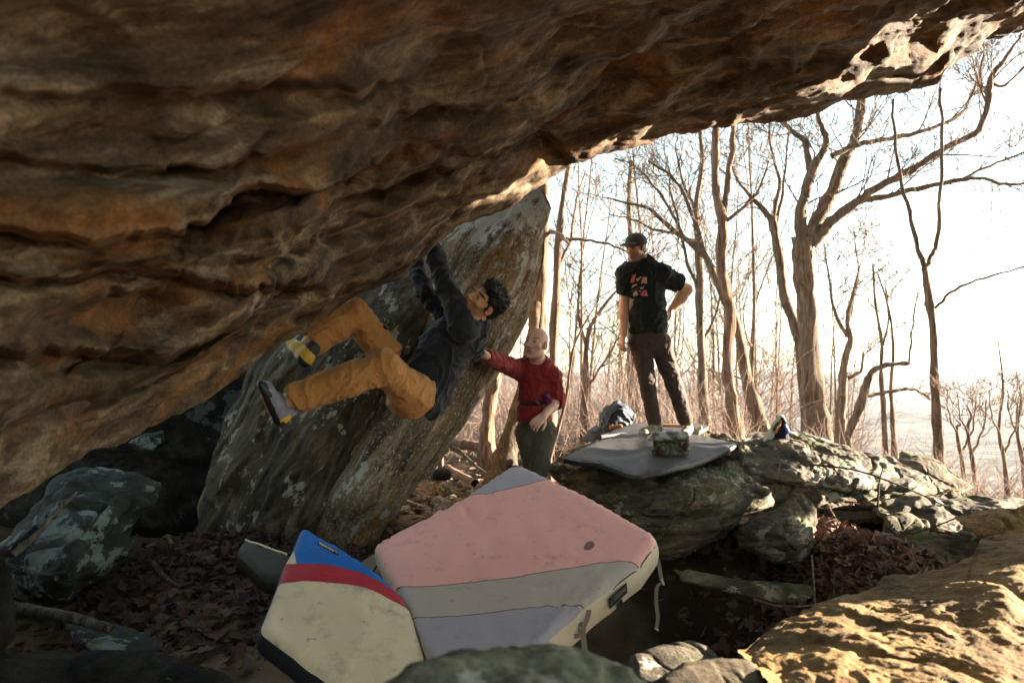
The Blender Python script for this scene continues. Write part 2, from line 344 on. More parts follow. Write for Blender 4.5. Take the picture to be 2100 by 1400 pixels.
def blur(a, n, wrap=False):
    for _ in range(n):
        p = np.pad(a, ((1, 1), (1, 1)), 'edge')
        if wrap: p[0, 1:-1] = a[-1]; p[-1, 1:-1] = a[0]
        a = (p[:-2, 1:-1] + p[2:, 1:-1] + p[1:-1, :-2] + p[1:-1, 2:] + 2 * a) / 6
    return a
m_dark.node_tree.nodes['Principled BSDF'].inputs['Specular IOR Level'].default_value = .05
def build_roof():
    edge = np.array([(-900, 1330), (-600, 1200), (-300, 1110), (0, 1008), (100, 960), (200, 915), (300, 868), (400, 822), (470, 780), (530, 728), (590, 692), (640, 664), (700, 622), (760, 592), (830, 560), (880, 522), (930, 478), (990, 436), (1040, 402), (1100, 368), (1170, 328), (1260, 312), (1340, 298),
                     (1430, 271), (1510, 255), (1600, 246), (1700, 218), (1790, 202), (1880, 182), (1922, 166), (1940, 142), (1985, 112), (2030, 86), (2100, 56), (2300, -20), (2600, -140), (2900, -260)], float)
    rb = RBF([(-900, -1000, .62), (-200, -1000, .7), (600, -1000, .85), (1400, -1000, 1.15), (2200, -1000, 1.7), (2900, -1000, 2.6), (-900, 0, .8), (-900, 1300, 1.1),
              (0, -300, .95), (1050, -400, 1.3), (2100, -400, 2.5), (2900, -300, 7.2), (2600, -140, 7.0), (0, 0, 1.15), (500, 0, 1.4), (1050, 0, 1.95), (1600, 0, 2.95), (2100, 0, 5.2), (2100, 56, 6.3),
              (0, 300, 1.32), (500, 300, 1.85), (900, 300, 2.75), (1180, 320, 4.2), (0, 600, 1.55), (400, 600, 2.15), (650, 560, 3.0), (0, 850, 1.8), (250, 800, 2.3), (0, 1008, 2.05), (200, 915, 2.45), (400, 822, 2.85),
              (1930, 150, 5.95), (1600, 246, 5.05), (1380, 285, 4.6), (1100, 368, 4.2), (990, 436, 4.05), (880, 522, 3.85), (760, 592, 3.68), (640, 664, 3.42), (530, 728, 3.15), (1400, 200, 3.9), (1750, 130, 4.7)])
    nu, nv = 620, 380
    u = np.interp(np.linspace(0, 1, nu), [0, .10, .92, 1], [-900, -60, 2160, 2900])
    ve = np.interp(u, edge[:, 0], edge[:, 1]); t = np.linspace(0, 1, nv) ** 1.12
    vt = np.minimum(-1000, ve - 500)
    U = np.repeat(u[:, None], nv, 1); Vv = ve[:, None] + (vt - ve)[:, None] * t[None]
    D = rb(U, Vv); q = np.stack([U.ravel(), Vv.ravel()], -1)
    # broken layers: (polyline, height of the upper lip, how far it reaches, groove)
    def ledge(poly, h, reach, groove, gw=9, under=1):
        d, s, par = poly_dist(q + 10 * np.stack([perlin(np.stack([q[:, 0] / 60, q[:, 1] / 60, 0 * q[:, 0]], -1), 5), perlin(np.stack([q[:, 0] / 50, q[:, 1] / 50, 0 * q[:, 0] + 4], -1), 6)], -1), catmull(poly, 6), False)
        ends = np.sin(np.clip(par * 1.03, 0, 1) * math.pi) ** .5
        lo_ = sstep(-7, 7, d * np.where(s < 0, -1, 1))
        return ends * ((1 - lo_) * -1.8 * h * np.exp(-d / reach) + lo_ * 2.7 * groove * np.exp(-d / (gw * 1.7)) * under)
    dd = ledge([(-120, 470), (100, 478), (330, 468), (410, 450), (460, 400), (530, 372), (640, 368), (760, 348), (850, 300)], .17, 90, .16, 16)
    dd += ledge([(560, 470), (700, 420), (850, 355), (980, 300), (1100, 290), (1170, 322)], .06, 50, .10, 12)
    dd += ledge([(-60, 590), (120, 560), (300, 560), (460, 572), (600, 582), (660, 585)], .07, 60, .10, 14)
    dd += ledge([(390, 560), (500, 520), (640, 500), (760, 455), (900, 400), (1060, 345)], .05, 40, .07, 9)
    dd += ledge([(60, 770), (200, 730), (330, 718), (450, 660), (600, 560)], .04, 60, .09, 16)
    dd += ledge([(-200, 800), (0, 750), (140, 735), (300, 740), (380, 700)], .06, 60, .10, 16)
    dd += ledge([(-60, 905), (120, 850), (280, 770), (420, 720), (560, 660), (640, 612)], .05, 40, .05, 12)
    dd += ledge([(1080, 300), (1250, 255), (1420, 190), (1600, 120), (1800, 70), (2060, -30)], .05, 60, .05, 10)
    dd += ledge([(1500, 258), (1640, 205), (1780, 175), (1900, 135), (1990, 60)], .10, 40, .05, 8)
    dd += ledge([(700, 240), (900, 215), (1150, 150), (1400, 60), (1700, -50)], .05, 60, .06, 16)
    dd += ledge([(-100, 170), (200, 190), (500, 160), (800, 170), (1060, 90)], .04, 60, .05, 20)
    dd += ledge([(-100, 330), (250, 345), (500, 300), (640, 260)], .03, 50, .05, 20)
    dd += ledge([(640, 660), (600, 655), (700, 590), (800, 540), (900, 455), (1000, 400), (1100, 350)], .035, 30, .04, 7)
    for cu, cv, ru, rv, ang, am in ((230, 520, 210, 34, -4, .16), (260, 655, 170, 50, -8, .20), (480, 640, 120, 28, -28, .08), (90, 60, 260, 60, 0, .14), (880, 120, 90, 60, -20, .07), (640, 180, 160, 22, -6, .06), (1230, 190, 140, 24, -24, .07), (1500, 110, 170, 20, -24, .05), (560, 430, 130, 30, -24, -.10), (330, 400, 220, 40, -4, -.10), (620, 540, 160, 26, -24, -.06), (900, 260, 200, 30, -24, -.07), (1350, 230, 200, 22, -20, -.05), (200, 300, 150, 60, 0, .05), (1000, 40, 200, 40, -15, -.06), (120, 850, 150, 22, -25, .06)):
        ca, sa = math.cos(R(ang)), math.sin(R(ang)); du = q[:, 0] - cu; dv = q[:, 1] - cv; a_ = (du * ca + dv * sa) / ru; b_ = (-du * sa + dv * ca) / rv; dd = dd + am * np.exp(-(a_ ** 2 + b_ ** 2) ** 1.6)
    pf0 = P(U, Vv, D); D = D + blur(dd.reshape(D.shape), 2) * D * .42
    pf = P(U, Vv, D)
    # shell: over the lip and back over the top
    e = pf[:, 0]; e0 = pf0[:, 0]; rows = []; rows0 = []
    for k, (a, b) in enumerate([(.03, .002), (.09, .02), (.18, .08), (.34, .2), (.6, .5), (1.0, 1.0), (1.3, 1.9), (1.5, 3.0), (1.2, 4.0), (.2, 4.6), (-1.4, 5.0), (-3.5, 5.2), (-6.5, 5.0), (-8.0, 3.6), (-8.2, 1.6)]):
        q_ = e + np.array([.25, .97, 0]) * a + np.array([0, 0, 1]) * b
        q_[:, 2] = np.where(b > 1, np.maximum(q_[:, 2], 2.2 + b * .35 + .36 * e[:, 0]), q_[:, 2]); rows.append(q_)
    allp = np.concatenate([np.stack(rows, 1)[:, ::-1], pf], 1); n2 = allp.shape[1]
    v = allp.reshape(-1, 3); v0 = np.concatenate([np.stack(rows, 1)[:, ::-1], pf0], 1).reshape(-1, 3); f = grid_faces(nu, n2)
    nr_ = vnormals(v0, f); k_ = (nu // 2) * n2 + 15 + nv // 3
    if nr_[k_].dot(-v[k_]) < 0: f = f[:, ::-1]; nr_ = -nr_
    dist = np.clip(np.linalg.norm(v, axis=1) / 3.2, .25, 1.2)
    inner = np.concatenate([np.full((nu, 15), .5), np.broadcast_to(.5 + .5 * sstep(0, .10, t), (nu, nv))], 1).ravel()
    disp = relief(v0, RF, 1.0, 3, .13, .050, .012, (.4, 1.2, 2.6), (3.5, 18, 30)) * dist * inner + .018 * fbm(v0 * 5, 3, 61) * dist + .032 * facet(v0 @ RF.T * np.array([1.2, 4.5, 8]) + .3 * np.stack([fbm(v0 * 2, 2, 3)] * 3, -1), 71) * dist * inner
    disp = blur(disp.reshape(nu, n2), 1).ravel() + .009 * fbm((v0 @ RF.T) * np.array([14, 30, 34]), 3, 81) * dist
    v = v + nr_ * disp[:, None]
    o = mesh_obj('overhanging_boulder', v, f, m_roof); o.data.set_sharp_from_angle(angle=R(32))
    return tag(o, 'huge brown and orange overhanging boulder roofing the cave above the climber', 'boulder')
roof = build_roof()

outline_rock('leaning_slab', [(1105, 366, 5.5), (1128, 395, 5.45), (1142, 428, 5.4), (1126, 470, 5.4), (1120, 540, 5.4), (1100, 600, 5.4), (1068, 670, 5.3), (1030, 745, 5.2), (992, 812, 5.1), (950, 880, 5.0), (915, 930, 4.95), (870, 975, 4.9), (830, 1020, 4.8), (790, 1075, 4.75),
              (740, 1170, 4.7), (660, 1230, 4.7), (630, 1120, 4.72), (640, 1080, 4.75), (700, 960, 4.85), (780, 830, 5.0), (850, 690, 5.2), (860, 500, 5.45), (930, 430, 5.5), (1010, 370, 5.6)], m_slab,
             'tall leaning brown rock slab with pale lichen top behind the climber', ctrl=[(1060, 480, 5.15), (1020, 600, 5.05), (940, 740, 4.9), (860, 880, 4.75), (760, 1020, 4.6)], back=2.2, rnd=.12, seed=21, fr=SLAB, fq=(.7, 3.2, 3.2), ff=(3, 22, 26), big=.05, fac=.03, nth=260, nr=110, cen=(930, 760))
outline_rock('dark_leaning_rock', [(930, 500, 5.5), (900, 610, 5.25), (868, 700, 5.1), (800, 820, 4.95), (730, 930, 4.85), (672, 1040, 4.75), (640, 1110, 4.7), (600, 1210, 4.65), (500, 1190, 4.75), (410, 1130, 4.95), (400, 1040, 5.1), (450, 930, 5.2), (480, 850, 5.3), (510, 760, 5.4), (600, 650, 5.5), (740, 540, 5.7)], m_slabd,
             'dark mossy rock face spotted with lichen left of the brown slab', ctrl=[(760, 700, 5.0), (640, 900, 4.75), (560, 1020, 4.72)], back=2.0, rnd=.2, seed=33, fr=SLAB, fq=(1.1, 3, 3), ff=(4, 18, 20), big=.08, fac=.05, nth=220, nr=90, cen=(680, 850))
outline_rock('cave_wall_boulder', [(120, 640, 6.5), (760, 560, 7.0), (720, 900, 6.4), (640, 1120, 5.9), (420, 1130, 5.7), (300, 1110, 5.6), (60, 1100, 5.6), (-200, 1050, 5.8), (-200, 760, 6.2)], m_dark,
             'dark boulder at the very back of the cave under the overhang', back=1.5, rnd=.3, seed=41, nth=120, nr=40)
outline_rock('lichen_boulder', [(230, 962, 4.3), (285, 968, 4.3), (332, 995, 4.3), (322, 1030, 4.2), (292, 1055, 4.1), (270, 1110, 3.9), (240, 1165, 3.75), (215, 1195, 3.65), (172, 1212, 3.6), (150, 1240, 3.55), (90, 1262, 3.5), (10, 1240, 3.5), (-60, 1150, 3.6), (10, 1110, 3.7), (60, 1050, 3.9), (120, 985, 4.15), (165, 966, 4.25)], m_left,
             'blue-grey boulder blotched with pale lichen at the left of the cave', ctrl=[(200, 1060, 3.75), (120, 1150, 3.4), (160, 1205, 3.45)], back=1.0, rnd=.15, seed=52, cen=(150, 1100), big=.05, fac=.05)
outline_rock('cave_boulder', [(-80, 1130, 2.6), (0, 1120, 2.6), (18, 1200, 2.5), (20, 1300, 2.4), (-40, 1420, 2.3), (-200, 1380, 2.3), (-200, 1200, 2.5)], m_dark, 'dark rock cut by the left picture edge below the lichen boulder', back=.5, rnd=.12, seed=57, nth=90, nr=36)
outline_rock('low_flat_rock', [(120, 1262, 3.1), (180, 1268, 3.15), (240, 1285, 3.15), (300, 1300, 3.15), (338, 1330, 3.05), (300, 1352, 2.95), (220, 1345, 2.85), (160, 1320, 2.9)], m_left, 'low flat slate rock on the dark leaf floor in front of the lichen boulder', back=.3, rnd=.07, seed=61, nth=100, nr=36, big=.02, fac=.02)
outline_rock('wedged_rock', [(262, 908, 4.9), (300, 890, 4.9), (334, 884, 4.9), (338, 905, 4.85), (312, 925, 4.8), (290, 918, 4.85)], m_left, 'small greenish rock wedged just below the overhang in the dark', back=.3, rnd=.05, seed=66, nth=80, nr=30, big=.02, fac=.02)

# unseen boulders added beside the view to block sun and sky light
def block_rock(name, c, size, mt, label, seed, pw=3.2):
    bm = bmesh.new(); bmesh.ops.create_icosphere(bm, subdivisions=5, radius=1); v = np.array([x.co[:] for x in bm.verts]); f = np.array([[x.index for x in fc.verts] for fc in bm.faces]); bm.free()
    k = (np.abs(v) ** pw).sum(1) ** (-1 / pw); v = v * k[:, None] * np.array(size) * .5 + np.array(c); n = vnormals(v, f); v = v + n * (relief(v, BED, 1.0, seed, .22, .1, .015) )[:, None]
    return tag(mesh_obj(name, v, f, mt), label, 'boulder')
block_rock('sun_blocker_tall', (6.1, 4.4, 1.0), (2.0, 1.6, 5.6), m_roof, 'unseen tall boulder added outside the right edge to block the sun', 201)
block_rock('sun_blocker_ledge', (6.5, 5.8, 1.35), (1.9, 1.7, 2.1), m_roof, 'unseen boulder ledge added outside the right edge to keep sun off the slab', 205)
block_rock('sun_blocker_hanging', (6.1, 1.2, 2.5), (2.4, 6.2, 3.5), m_roof, 'unseen hanging boulder added outside the right edge to keep sun off the roof', 202)

block_rock('light_blocker_left', (-5.2, -.6, .3), (5.2, 8.5, 6.5), m_dark, 'unseen dark boulder added beside the camera to darken the left side of the cave', 203)  # added out of view to cut the fill light on the left

block_rock('sun_blocker_upper', (6.95, 6.7, 2.4), (1.6, 1.3, 1.8), m_roof, 'unseen small boulder added outside the right edge to keep sun off the slab top', 206)  # added out of view, blocks sun from the top of the slab

# right-hand pile
outline_rock('pad_boulder', [(1115, 955, 5.3), (1140, 938, 5.5), (1180, 928, 5.7), (1215, 912, 6.1), (1260, 895, 6.6), (1340, 888, 6.9), (1440, 886, 6.9), (1485, 900, 6.5), (1508, 915, 6.1), (1528, 930, 5.5), (1545, 975, 5.0), (1590, 1005, 4.7), (1560, 1022, 4.6), (1530, 1055, 4.5), (1490, 1110, 4.4), (1440, 1135, 4.4), (1395, 1140, 4.4), (1340, 1150, 4.3), (1280, 1130, 4.5), (1200, 1060, 4.8), (1140, 1000, 5.1)], m_grey,
             'large grey mossy boulder carrying the two black crash pads', ctrl=[(1300, 935, 5.65), (1420, 915, 6.2), (1310, 980, 4.75), (1400, 985, 4.55), (1500, 985, 4.6), (1400, 1060, 4.25), (1480, 1040, 4.3), (1240, 985, 5.0), (1350, 905, 6.6), (1220, 940, 5.4)], back=.9, rnd=.12, seed=72, cen=(1370, 1000), nth=260, nr=110, big=.04, fac=.085, **RK_)
outline_rock('flat_topped_boulder', [(1512, 905, 5.7), (1545, 888, 6.0), (1600, 886, 6.2), (1640, 892, 6.2), (1700, 912, 6.0), (1760, 925, 5.9), (1830, 940, 5.9), (1870, 962, 5.7), (1900, 985, 5.5), (1880, 1000, 5.4), (1800, 1003, 5.3), (1700, 1008, 5.2), (1640, 1000, 5.15), (1580, 985, 5.1), (1530, 978, 5.2), (1518, 940, 5.4)], m_pale,
             'broad flat-topped boulder with white lichen patches under the white and navy bag', ctrl=[(1600, 925, 5.55), (1700, 955, 5.35), (1640, 975, 5.1), (1760, 985, 5.2)], back=.8, rnd=.1, seed=77, cen=(1680, 950), nth=220, nr=90, big=.025, fac=.05, **RK_)
outline_rock('under_boulder', [(1500, 1010, 4.9), (1560, 975, 5.2), (1700, 985, 5.4), (1900, 985, 5.6), (1990, 1010, 5.5), (1900, 1030, 5.3), (1760, 1040, 5.1), (1660, 1050, 4.95), (1560, 1080, 4.9)], m_grey,
             'low boulder in shade below the flat-topped boulder', back=.8, rnd=.15, seed=81, big=.04, fac=.085, **RK_)
outline_rock('slope_boulder', [(1850, 925, 6.6), (1920, 950, 6.4), (1960, 975, 6.2), (2000, 1000, 6.0), (1960, 1020, 5.8), (1880, 1010, 5.7), (1840, 980, 6.0)], m_grey, 'brownish boulder behind the right end of the flat-topped boulder', back=.6, rnd=.12, seed=84)
outline_rock('mossy_wedge_boulder', [(1628, 1008, 4.6), (1650, 1014, 4.6), (1672, 1036, 4.55), (1676, 1070, 4.45), (1664, 1110, 4.3), (1640, 1142, 4.15), (1600, 1152, 4.1), (1560, 1140, 4.15), (1510, 1118, 4.2), (1500, 1098, 4.3), (1540, 1060, 4.5), (1590, 1035, 4.6)], m_grey,
             'wedge-shaped grey boulder with moss patches above the leaf gully', ctrl=[(1600, 1062, 4.25), (1625, 1105, 3.98), (1560, 1100, 4.12)], back=.6, rnd=.07, seed=88, cen=(1595, 1085), big=.02, fac=.05, **RK_)
outline_rock('leaf_ledge_rock', [(1380, 1168, 3.9), (1440, 1176, 3.9), (1520, 1190, 3.85), (1600, 1195, 3.8), (1662, 1200, 3.8), (1672, 1218, 3.7), (1650, 1234, 3.6), (1600, 1238, 3.6), (1540, 1226, 3.6), (1480, 1208, 3.7), (1400, 1190, 3.8)], m_grey, 'flat dark ledge rock covered with leaves over the black hole', ctrl=[(1560, 1208, 3.62)], back=.7, rnd=.04, seed=91, big=.015, fac=.02)
outline_rock('rounded_boulder', [(1530, 990, 5.0), (1575, 1000, 4.95), (1590, 1030, 4.9), (1560, 1070, 4.75), (1520, 1090, 4.7), (1490, 1060, 4.8), (1500, 1020, 4.9)], m_grey, 'rounded grey rock squeezed between the pad boulder and the mossy wedge', back=.4, rnd=.12, seed=94, nth=110, nr=40, big=.03)
outline_rock('shelf_boulder', [(1788, 1045, 4.9), (1850, 1022, 5.1), (1930, 1016, 5.2), (2000, 1010, 5.3), (2100, 1012, 5.3), (2200, 1030, 5.2), (2200, 1120, 4.8), (2080, 1130, 4.7), (1980, 1105, 4.7), (1900, 1090, 4.7), (1840, 1085, 4.7)], m_pale,
             'grey layered boulder at the right edge above the leaves', ctrl=[(1920, 1050, 4.85), (2050, 1060, 4.8)], back=.8, rnd=.1, seed=97, big=.025, fac=.05, **RK_)
outline_rock('pointed_rock', [(1952, 1058, 4.3), (1985, 1046, 4.35), (2040, 1042, 4.4), (2110, 1040, 4.4), (2150, 1060, 4.3), (2140, 1110, 4.1), (2060, 1110, 4.05), (2010, 1108, 4.05), (1980, 1085, 4.15)], m_gold, 'pointed brown rock lying just behind the sunlit golden boulder', ctrl=[(2040, 1075, 4.1)], back=.4, rnd=.06, seed=99, big=.02, fac=.05, **RK_)
outline_rock('shadowed_rock', [(1800, 1125, 4.2), (1880, 1105, 4.3), (1960, 1110, 4.3), (2010, 1130, 4.2), (1990, 1170, 3.9), (1900, 1190, 3.7), (1820, 1185, 3.8), (1780, 1150, 4.0)], m_grey, 'rough grey-green rock between leaf gully and golden boulder', back=.5, rnd=.1, seed=102, big=.04, fac=.085, **RK_)
outline_rock('brown_rock', [(1815, 1055, 4.6), (1860, 1050, 4.7), (1900, 1075, 4.6), (1900, 1110, 4.45), (1850, 1130, 4.4), (1800, 1105, 4.5)], m_grey, 'dark rock in the recess under the layered boulder', back=.4, rnd=.1, seed=104, nth=100, nr=40)
# foreground
outline_rock('golden_boulder', [(1508, 1338, 2.0), (1560, 1300, 2.15), (1650, 1250, 2.35), (1720, 1222, 2.45), (1790, 1196, 2.6), (1812, 1176, 2.7), (1880, 1162, 2.8), (1950, 1150, 2.8), (1990, 1130, 2.9), (2010, 1105, 3.1), (2100, 1080, 3.2), (2300, 1040, 3.2), (2450, 1200, 2.6), (2400, 1500, 1.5), (2000, 1650, 1.2), (1700, 1600, 1.25), (1590, 1440, 1.5), (1540, 1370, 1.8)], m_gold,
             'big golden sunlit boulder filling the lower right corner', ctrl=[(1700, 1330, 1.85), (1800, 1270, 2.2), (1960, 1200, 2.45), (2080, 1180, 2.4), (1760, 1380, 1.6), (2000, 1300, 1.95), (2100, 1250, 2.1), (1900, 1400, 1.5)], back=.9, rnd=.06, seed=111, cen=(1950, 1340), nth=460, nr=230, fq=(1.0, 1.2, 4.0), ff=(17, 17, 26), big=.04, fac=.028, fine=.010, scale=.8)
outline_rock('mossy_foreground_boulder', [(760, 1430, .98), (850, 1380, 1.02), (940, 1345, 1.05), (1040, 1330, 1.1), (1180, 1320, 1.1), (1260, 1342, 1.1), (1340, 1390, 1.08), (1400, 1470, 1.0), (1300, 1700, .8), (1000, 1750, .75), (760, 1600, .85)], m_mossy,
             'rounded mossy grey boulder out of focus at the bottom edge', ctrl=[(1060, 1440, .9)], back=.5, rnd=.07, seed=121, nth=150, nr=70, big=.035, fac=.03, fine=.014, scale=.7)
outline_rock('grey_foreground_rock', [(1300, 1350, 2.1), (1350, 1325, 2.2), (1400, 1314, 2.25), (1450, 1325, 2.25), (1470, 1345, 2.2), (1430, 1390, 2.0), (1340, 1420, 1.95), (1290, 1390, 2.0)], m_pale, 'broken grey rock between the mossy and the golden boulders', back=.4, rnd=.05, seed=124, nth=130, nr=50, big=.02, fac=.03, scale=.7)
outline_rock('dark_foreground_rock', [(1345, 1390, 1.7), (1400, 1352, 1.8), (1480, 1340, 1.85), (1540, 1345, 1.85), (1580, 1380, 1.75), (1620, 1450, 1.6), (1500, 1520, 1.4), (1380, 1480, 1.5)], m_grey, 'smooth dark green-grey rock at the bottom beside the golden boulder', back=.4, rnd=.08, seed=127, nth=130, nr=50, big=.02, fac=.015, scale=.7)
outline_rock('side_boulder', [(-100, 1330, 2.4), (100, 1322, 2.5), (330, 1335, 2.5), (470, 1385, 2.3), (460, 1500, 2.1), (100, 1520, 2.0), (-100, 1500, 2.0)], m_dark, 'black shaded rock at the lower left corner', back=.5, rnd=.1, seed=131, nth=90, nr=36)  # widened over the floor, its near-black colour stands in for shade
# ------------------------------------------------------------ ground, valley, haze
def bell(x, y, cx, cy, rx, ry): return np.exp(-((x - cx) / rx) ** 2 - ((y - cy) / ry) ** 2)
def ground_h(x, y):
    x = np.asarray(x, float); y = np.asarray(y, float); q = np.stack([x, y, 0 * x], -1); r = np.hypot(x, y)
    h = -1.42 + 0 * x
    h = h + .30 * bell(x, y, 2.0, 4.3, .8, 1.1) - 2.3 * np.exp(-((x - .95) / .78) ** 4 - ((y - 3.75) / 1.05) ** 4) + .25 * bell(x, y, -1.6, 5.2, 1.0, .9) + .22 * bell(x, y, -.8, 6.3, .8, 1.2)
    h = h + .12 * sstep(1.6, 3.6, x) * sstep(8.5, 5.2, y) * sstep(2.5, 4.5, y)
    h = h + .10 * fbm(q * .9, 4, 3) + .03 * fbm(q * 5, 3, 8)
    s = np.maximum(0, .55 * x + .5 * (y - 6) - 3.2)                # the hill falls away beyond the boulders, steeper to the right
    l = np.maximum(0, y - 8.5)
    k = sstep(-2, 9, x)
    drop = (.03 * l * (1 - k) + .34 * s * k) + .10 * np.maximum(0, y - 26) + .22 * np.maximum(0, y - 60)
    h = h - drop + .02 * r * fbm(q * .12, 3, 5) * sstep(5, 15, r)
    plain = -255 + 6 * fbm(q / 900, 3, 21)
    hills = 190 * sstep(5200, 9500, r) * (.5 + .9 * fbm(np.stack([x / 3500, y / 3500, 0 * x], -1), 3, 12)) + 60 * sstep(2300, 3300, r) * np.maximum(0, fbm(q / 1400, 3, 31) + .1)
    h = np.maximum(h, plain + 0 * h) if False else np.where(h < plain, plain, h)
    return h + np.maximum(0, hills) * (r > 1500)
_gx = np.arange(-32, 52, .12); _gy = np.arange(-12, 72, .12); _GX, _GY = np.meshgrid(_gx, _gy, indexing='ij'); _GZ = ground_h(_GX, _GY)
def gh(x, y):
    a = (x + 32) / .12; b = (y + 12) / .12; i = min(max(int(a), 0), len(_gx) - 2); j = min(max(int(b), 0), len(_gy) - 2); a -= i; b -= j
    return float((_GZ[i, j] * (1 - b) + _GZ[i, j + 1] * b) * (1 - a) + (_GZ[i + 1, j] * (1 - b) + _GZ[i + 1, j + 1] * b) * a)
def build_ground():
    rr = np.concatenate([np.linspace(.05, 10, 230), np.geomspace(10.1, 11800, 200)]); aa = np.concatenate([np.linspace(-180, -62, 50, endpoint=False), np.linspace(-62, 62, 420, endpoint=False), np.linspace(62, 180, 50, endpoint=False)])
    A = np.radians(aa)[:, None]; X = np.sin(A) * rr[None]; Y = np.cos(A) * rr[None]
    v = np.stack([X, Y, ground_h(X, Y)], -1).reshape(-1, 3); f = grid_faces(len(aa), len(rr), True)
    nn = vnormals(v, f)
    if nn[:, 2].mean() < 0: f = f[:, ::-1]
    m = M('leafy_soil', .95, .1)
    near = m.mix(m.noise(7, 8, .7), (.022, .016, .011), (.10, .062, .04))
    near = m.mix(m.ramp(m.noise(1.2, 4), [(.45, 0.0), (.6, 1.0)]), near, m.mix(m.noise(11, 6, .7), (.10, .07, .045), (.28, .19, .12)))
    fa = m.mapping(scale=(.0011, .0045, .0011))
    far = m.ramp(m.noise(3, 8, .62, fa, 1.2), [(.36, (.03, .036, .045)), (.47, (.06, .062, .075)), (.55, (.15, .14, .14)), (.62, (.08, .085, .095)), (.75, (.03, .036, .045))])  # cool purple-grey puts the blue of the haze into the far land
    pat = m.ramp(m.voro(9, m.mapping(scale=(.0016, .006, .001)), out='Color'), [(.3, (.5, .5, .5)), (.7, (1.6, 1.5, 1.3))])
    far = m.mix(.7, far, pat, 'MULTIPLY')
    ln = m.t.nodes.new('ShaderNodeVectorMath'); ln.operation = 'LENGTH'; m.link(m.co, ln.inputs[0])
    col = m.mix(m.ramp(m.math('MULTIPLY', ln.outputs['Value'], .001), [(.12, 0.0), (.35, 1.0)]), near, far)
    m.color(col); m.nrm(m.bump(m.noise(16, 8, .7), .8, .03))
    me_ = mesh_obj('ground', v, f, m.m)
    # keep the material's distances true: origin at the world's centre
    me_.data.transform(Matrix.Translation(me_.location)); me_.location = (0, 0, 0)
    return tag(me_, 'leaf-strewn forest floor falling away to a wide hazy valley', kind='structure')
ground = build_ground()
hz = Acc(); s_ = 12500.0
hv = [(x, y, z) for z in (-330, 24) for y in (-s_, s_) for x in (-s_, s_)]
haze = mesh_obj('haze', hv, [(2, 3, 1, 0), (5, 7, 6, 4), (0, 1, 5, 4), (6, 7, 3, 2), (4, 6, 2, 0), (3, 7, 5, 1)], None, smooth=False)
hm = bpy.data.materials.new('haze_air'); hm.use_nodes = True; t_ = hm.node_tree; t_.nodes.clear()
pv = t_.nodes.new('ShaderNodeVolumePrincipled'); pv.inputs['Density'].default_value = .00003; pv.inputs['Color'].default_value = (.86, .93, 1, 1); pv.inputs['Anisotropy'].default_value = .0
oo = t_.nodes.new('ShaderNodeOutputMaterial'); t_.links.new(pv.outputs[0], oo.inputs['Volume']); haze.data.materials.clear(); haze.data.materials.append(hm)
tag(haze, 'pale haze over the valley', kind='stuff')

# ------------------------------------------------------------ stones of the rubble path (pieces of the ground)
m_stone = [rock_mat('rubble_stone_%s' % k, *c, None, lichen=l, moss=.1, rot=(0, R(10), 0), sc_=2.2) for k, c, l in (('grey', ((.06, .055, .045), (.17, .155, .13), (.32, .29, .24)), .3), ('tan', ((.07, .05, .03), (.20, .15, .10), (.36, .28, .2)), 0.0), ('dark', ((.03, .03, .025), (.09, .085, .07), (.18, .17, .14)), .4))]
def stone_mesh(name, seed, mt, flat=.35):
    r_ = np.random.RandomState(seed); bm = bmesh.new()
    k = r_.randint(6, 9); an = np.sort(r_.rand(k) * .55 + np.arange(k)) / k * 2 * math.pi
    top = [bm.verts.new((math.cos(a) * r_.uniform(.36, .5), math.sin(a) * r_.uniform(.26, .36), flat * .5 + r_.uniform(-.06, .06))) for a in an]
    mid = [bm.verts.new((v_.co.x * 1.12, v_.co.y * 1.12, r_.uniform(-.06, .02))) for v_ in top]
    bot = [bm.verts.new((v_.co.x * .9, v_.co.y * .9, -flat * .5 + r_.uniform(-.05, .05))) for v_ in top]
    bm.faces.new(top); bm.faces.new(bot[::-1])
    for a_, b_ in ((top, mid), (mid, bot)):
        for i in range(k): bm.faces.new((a_[i], b_[i], b_[(i + 1) % k], a_[(i + 1) % k]))
    me = bpy.data.meshes.new(name); bm.normal_update(); bm.to_mesh(me); bm.free(); me.materials.append(mt); return me
stones = [stone_mesh('stone', 300 + k, m_stone[k % 3], .16 + .06 * (k % 4)) for k in range(14)]
def put_stone(x, y, s, z=None, tilt=.25, me=None):
    o = bpy.data.objects.new('stone', me or rng.choice(stones)); sc.collection.objects.link(o); o.parent = ground
    o.location = (x, y, (gh(x, y) if z is None else z) + s * .06); o.scale = (s, s * rng.uniform(.8, 1.2), s * rng.uniform(.7, 1.1))
    o.rotation_euler = (rng.gauss(0, tilt), rng.gauss(0, tilt), rng.uniform(0, 6.3)); return o
for k in range(150):
    u = rng.uniform(800, 1030); v_ = rng.uniform(955, 1085)
    d = 1.33 * 1400 / (v_ - 735) ; p = P(u, v_, d)
    if p[1] > 4.9: put_stone(p[0], p[1], rng.choice((.1, .14, .18, .24, .34)) * (1 if p[1] < 7 else .8), tilt=.4)
for (u, v_, d, s) in ((875, 1000, 6.6, .34), (905, 1010, 6.4, .36), (895, 1030, 5.9, .42), (850, 1000, 6.4, .3), (860, 1040, 5.6, .4), (930, 1035, 5.8, .34), (825, 1060, 5.3, .3), (840, 1070, 5.1, .32), (870, 985, 7.0, .26), (1370, 1350, 3, .2)):
    p = P(u, v_, d); put_stone(p[0], p[1], s, z=p[2] - .05, tilt=.3)
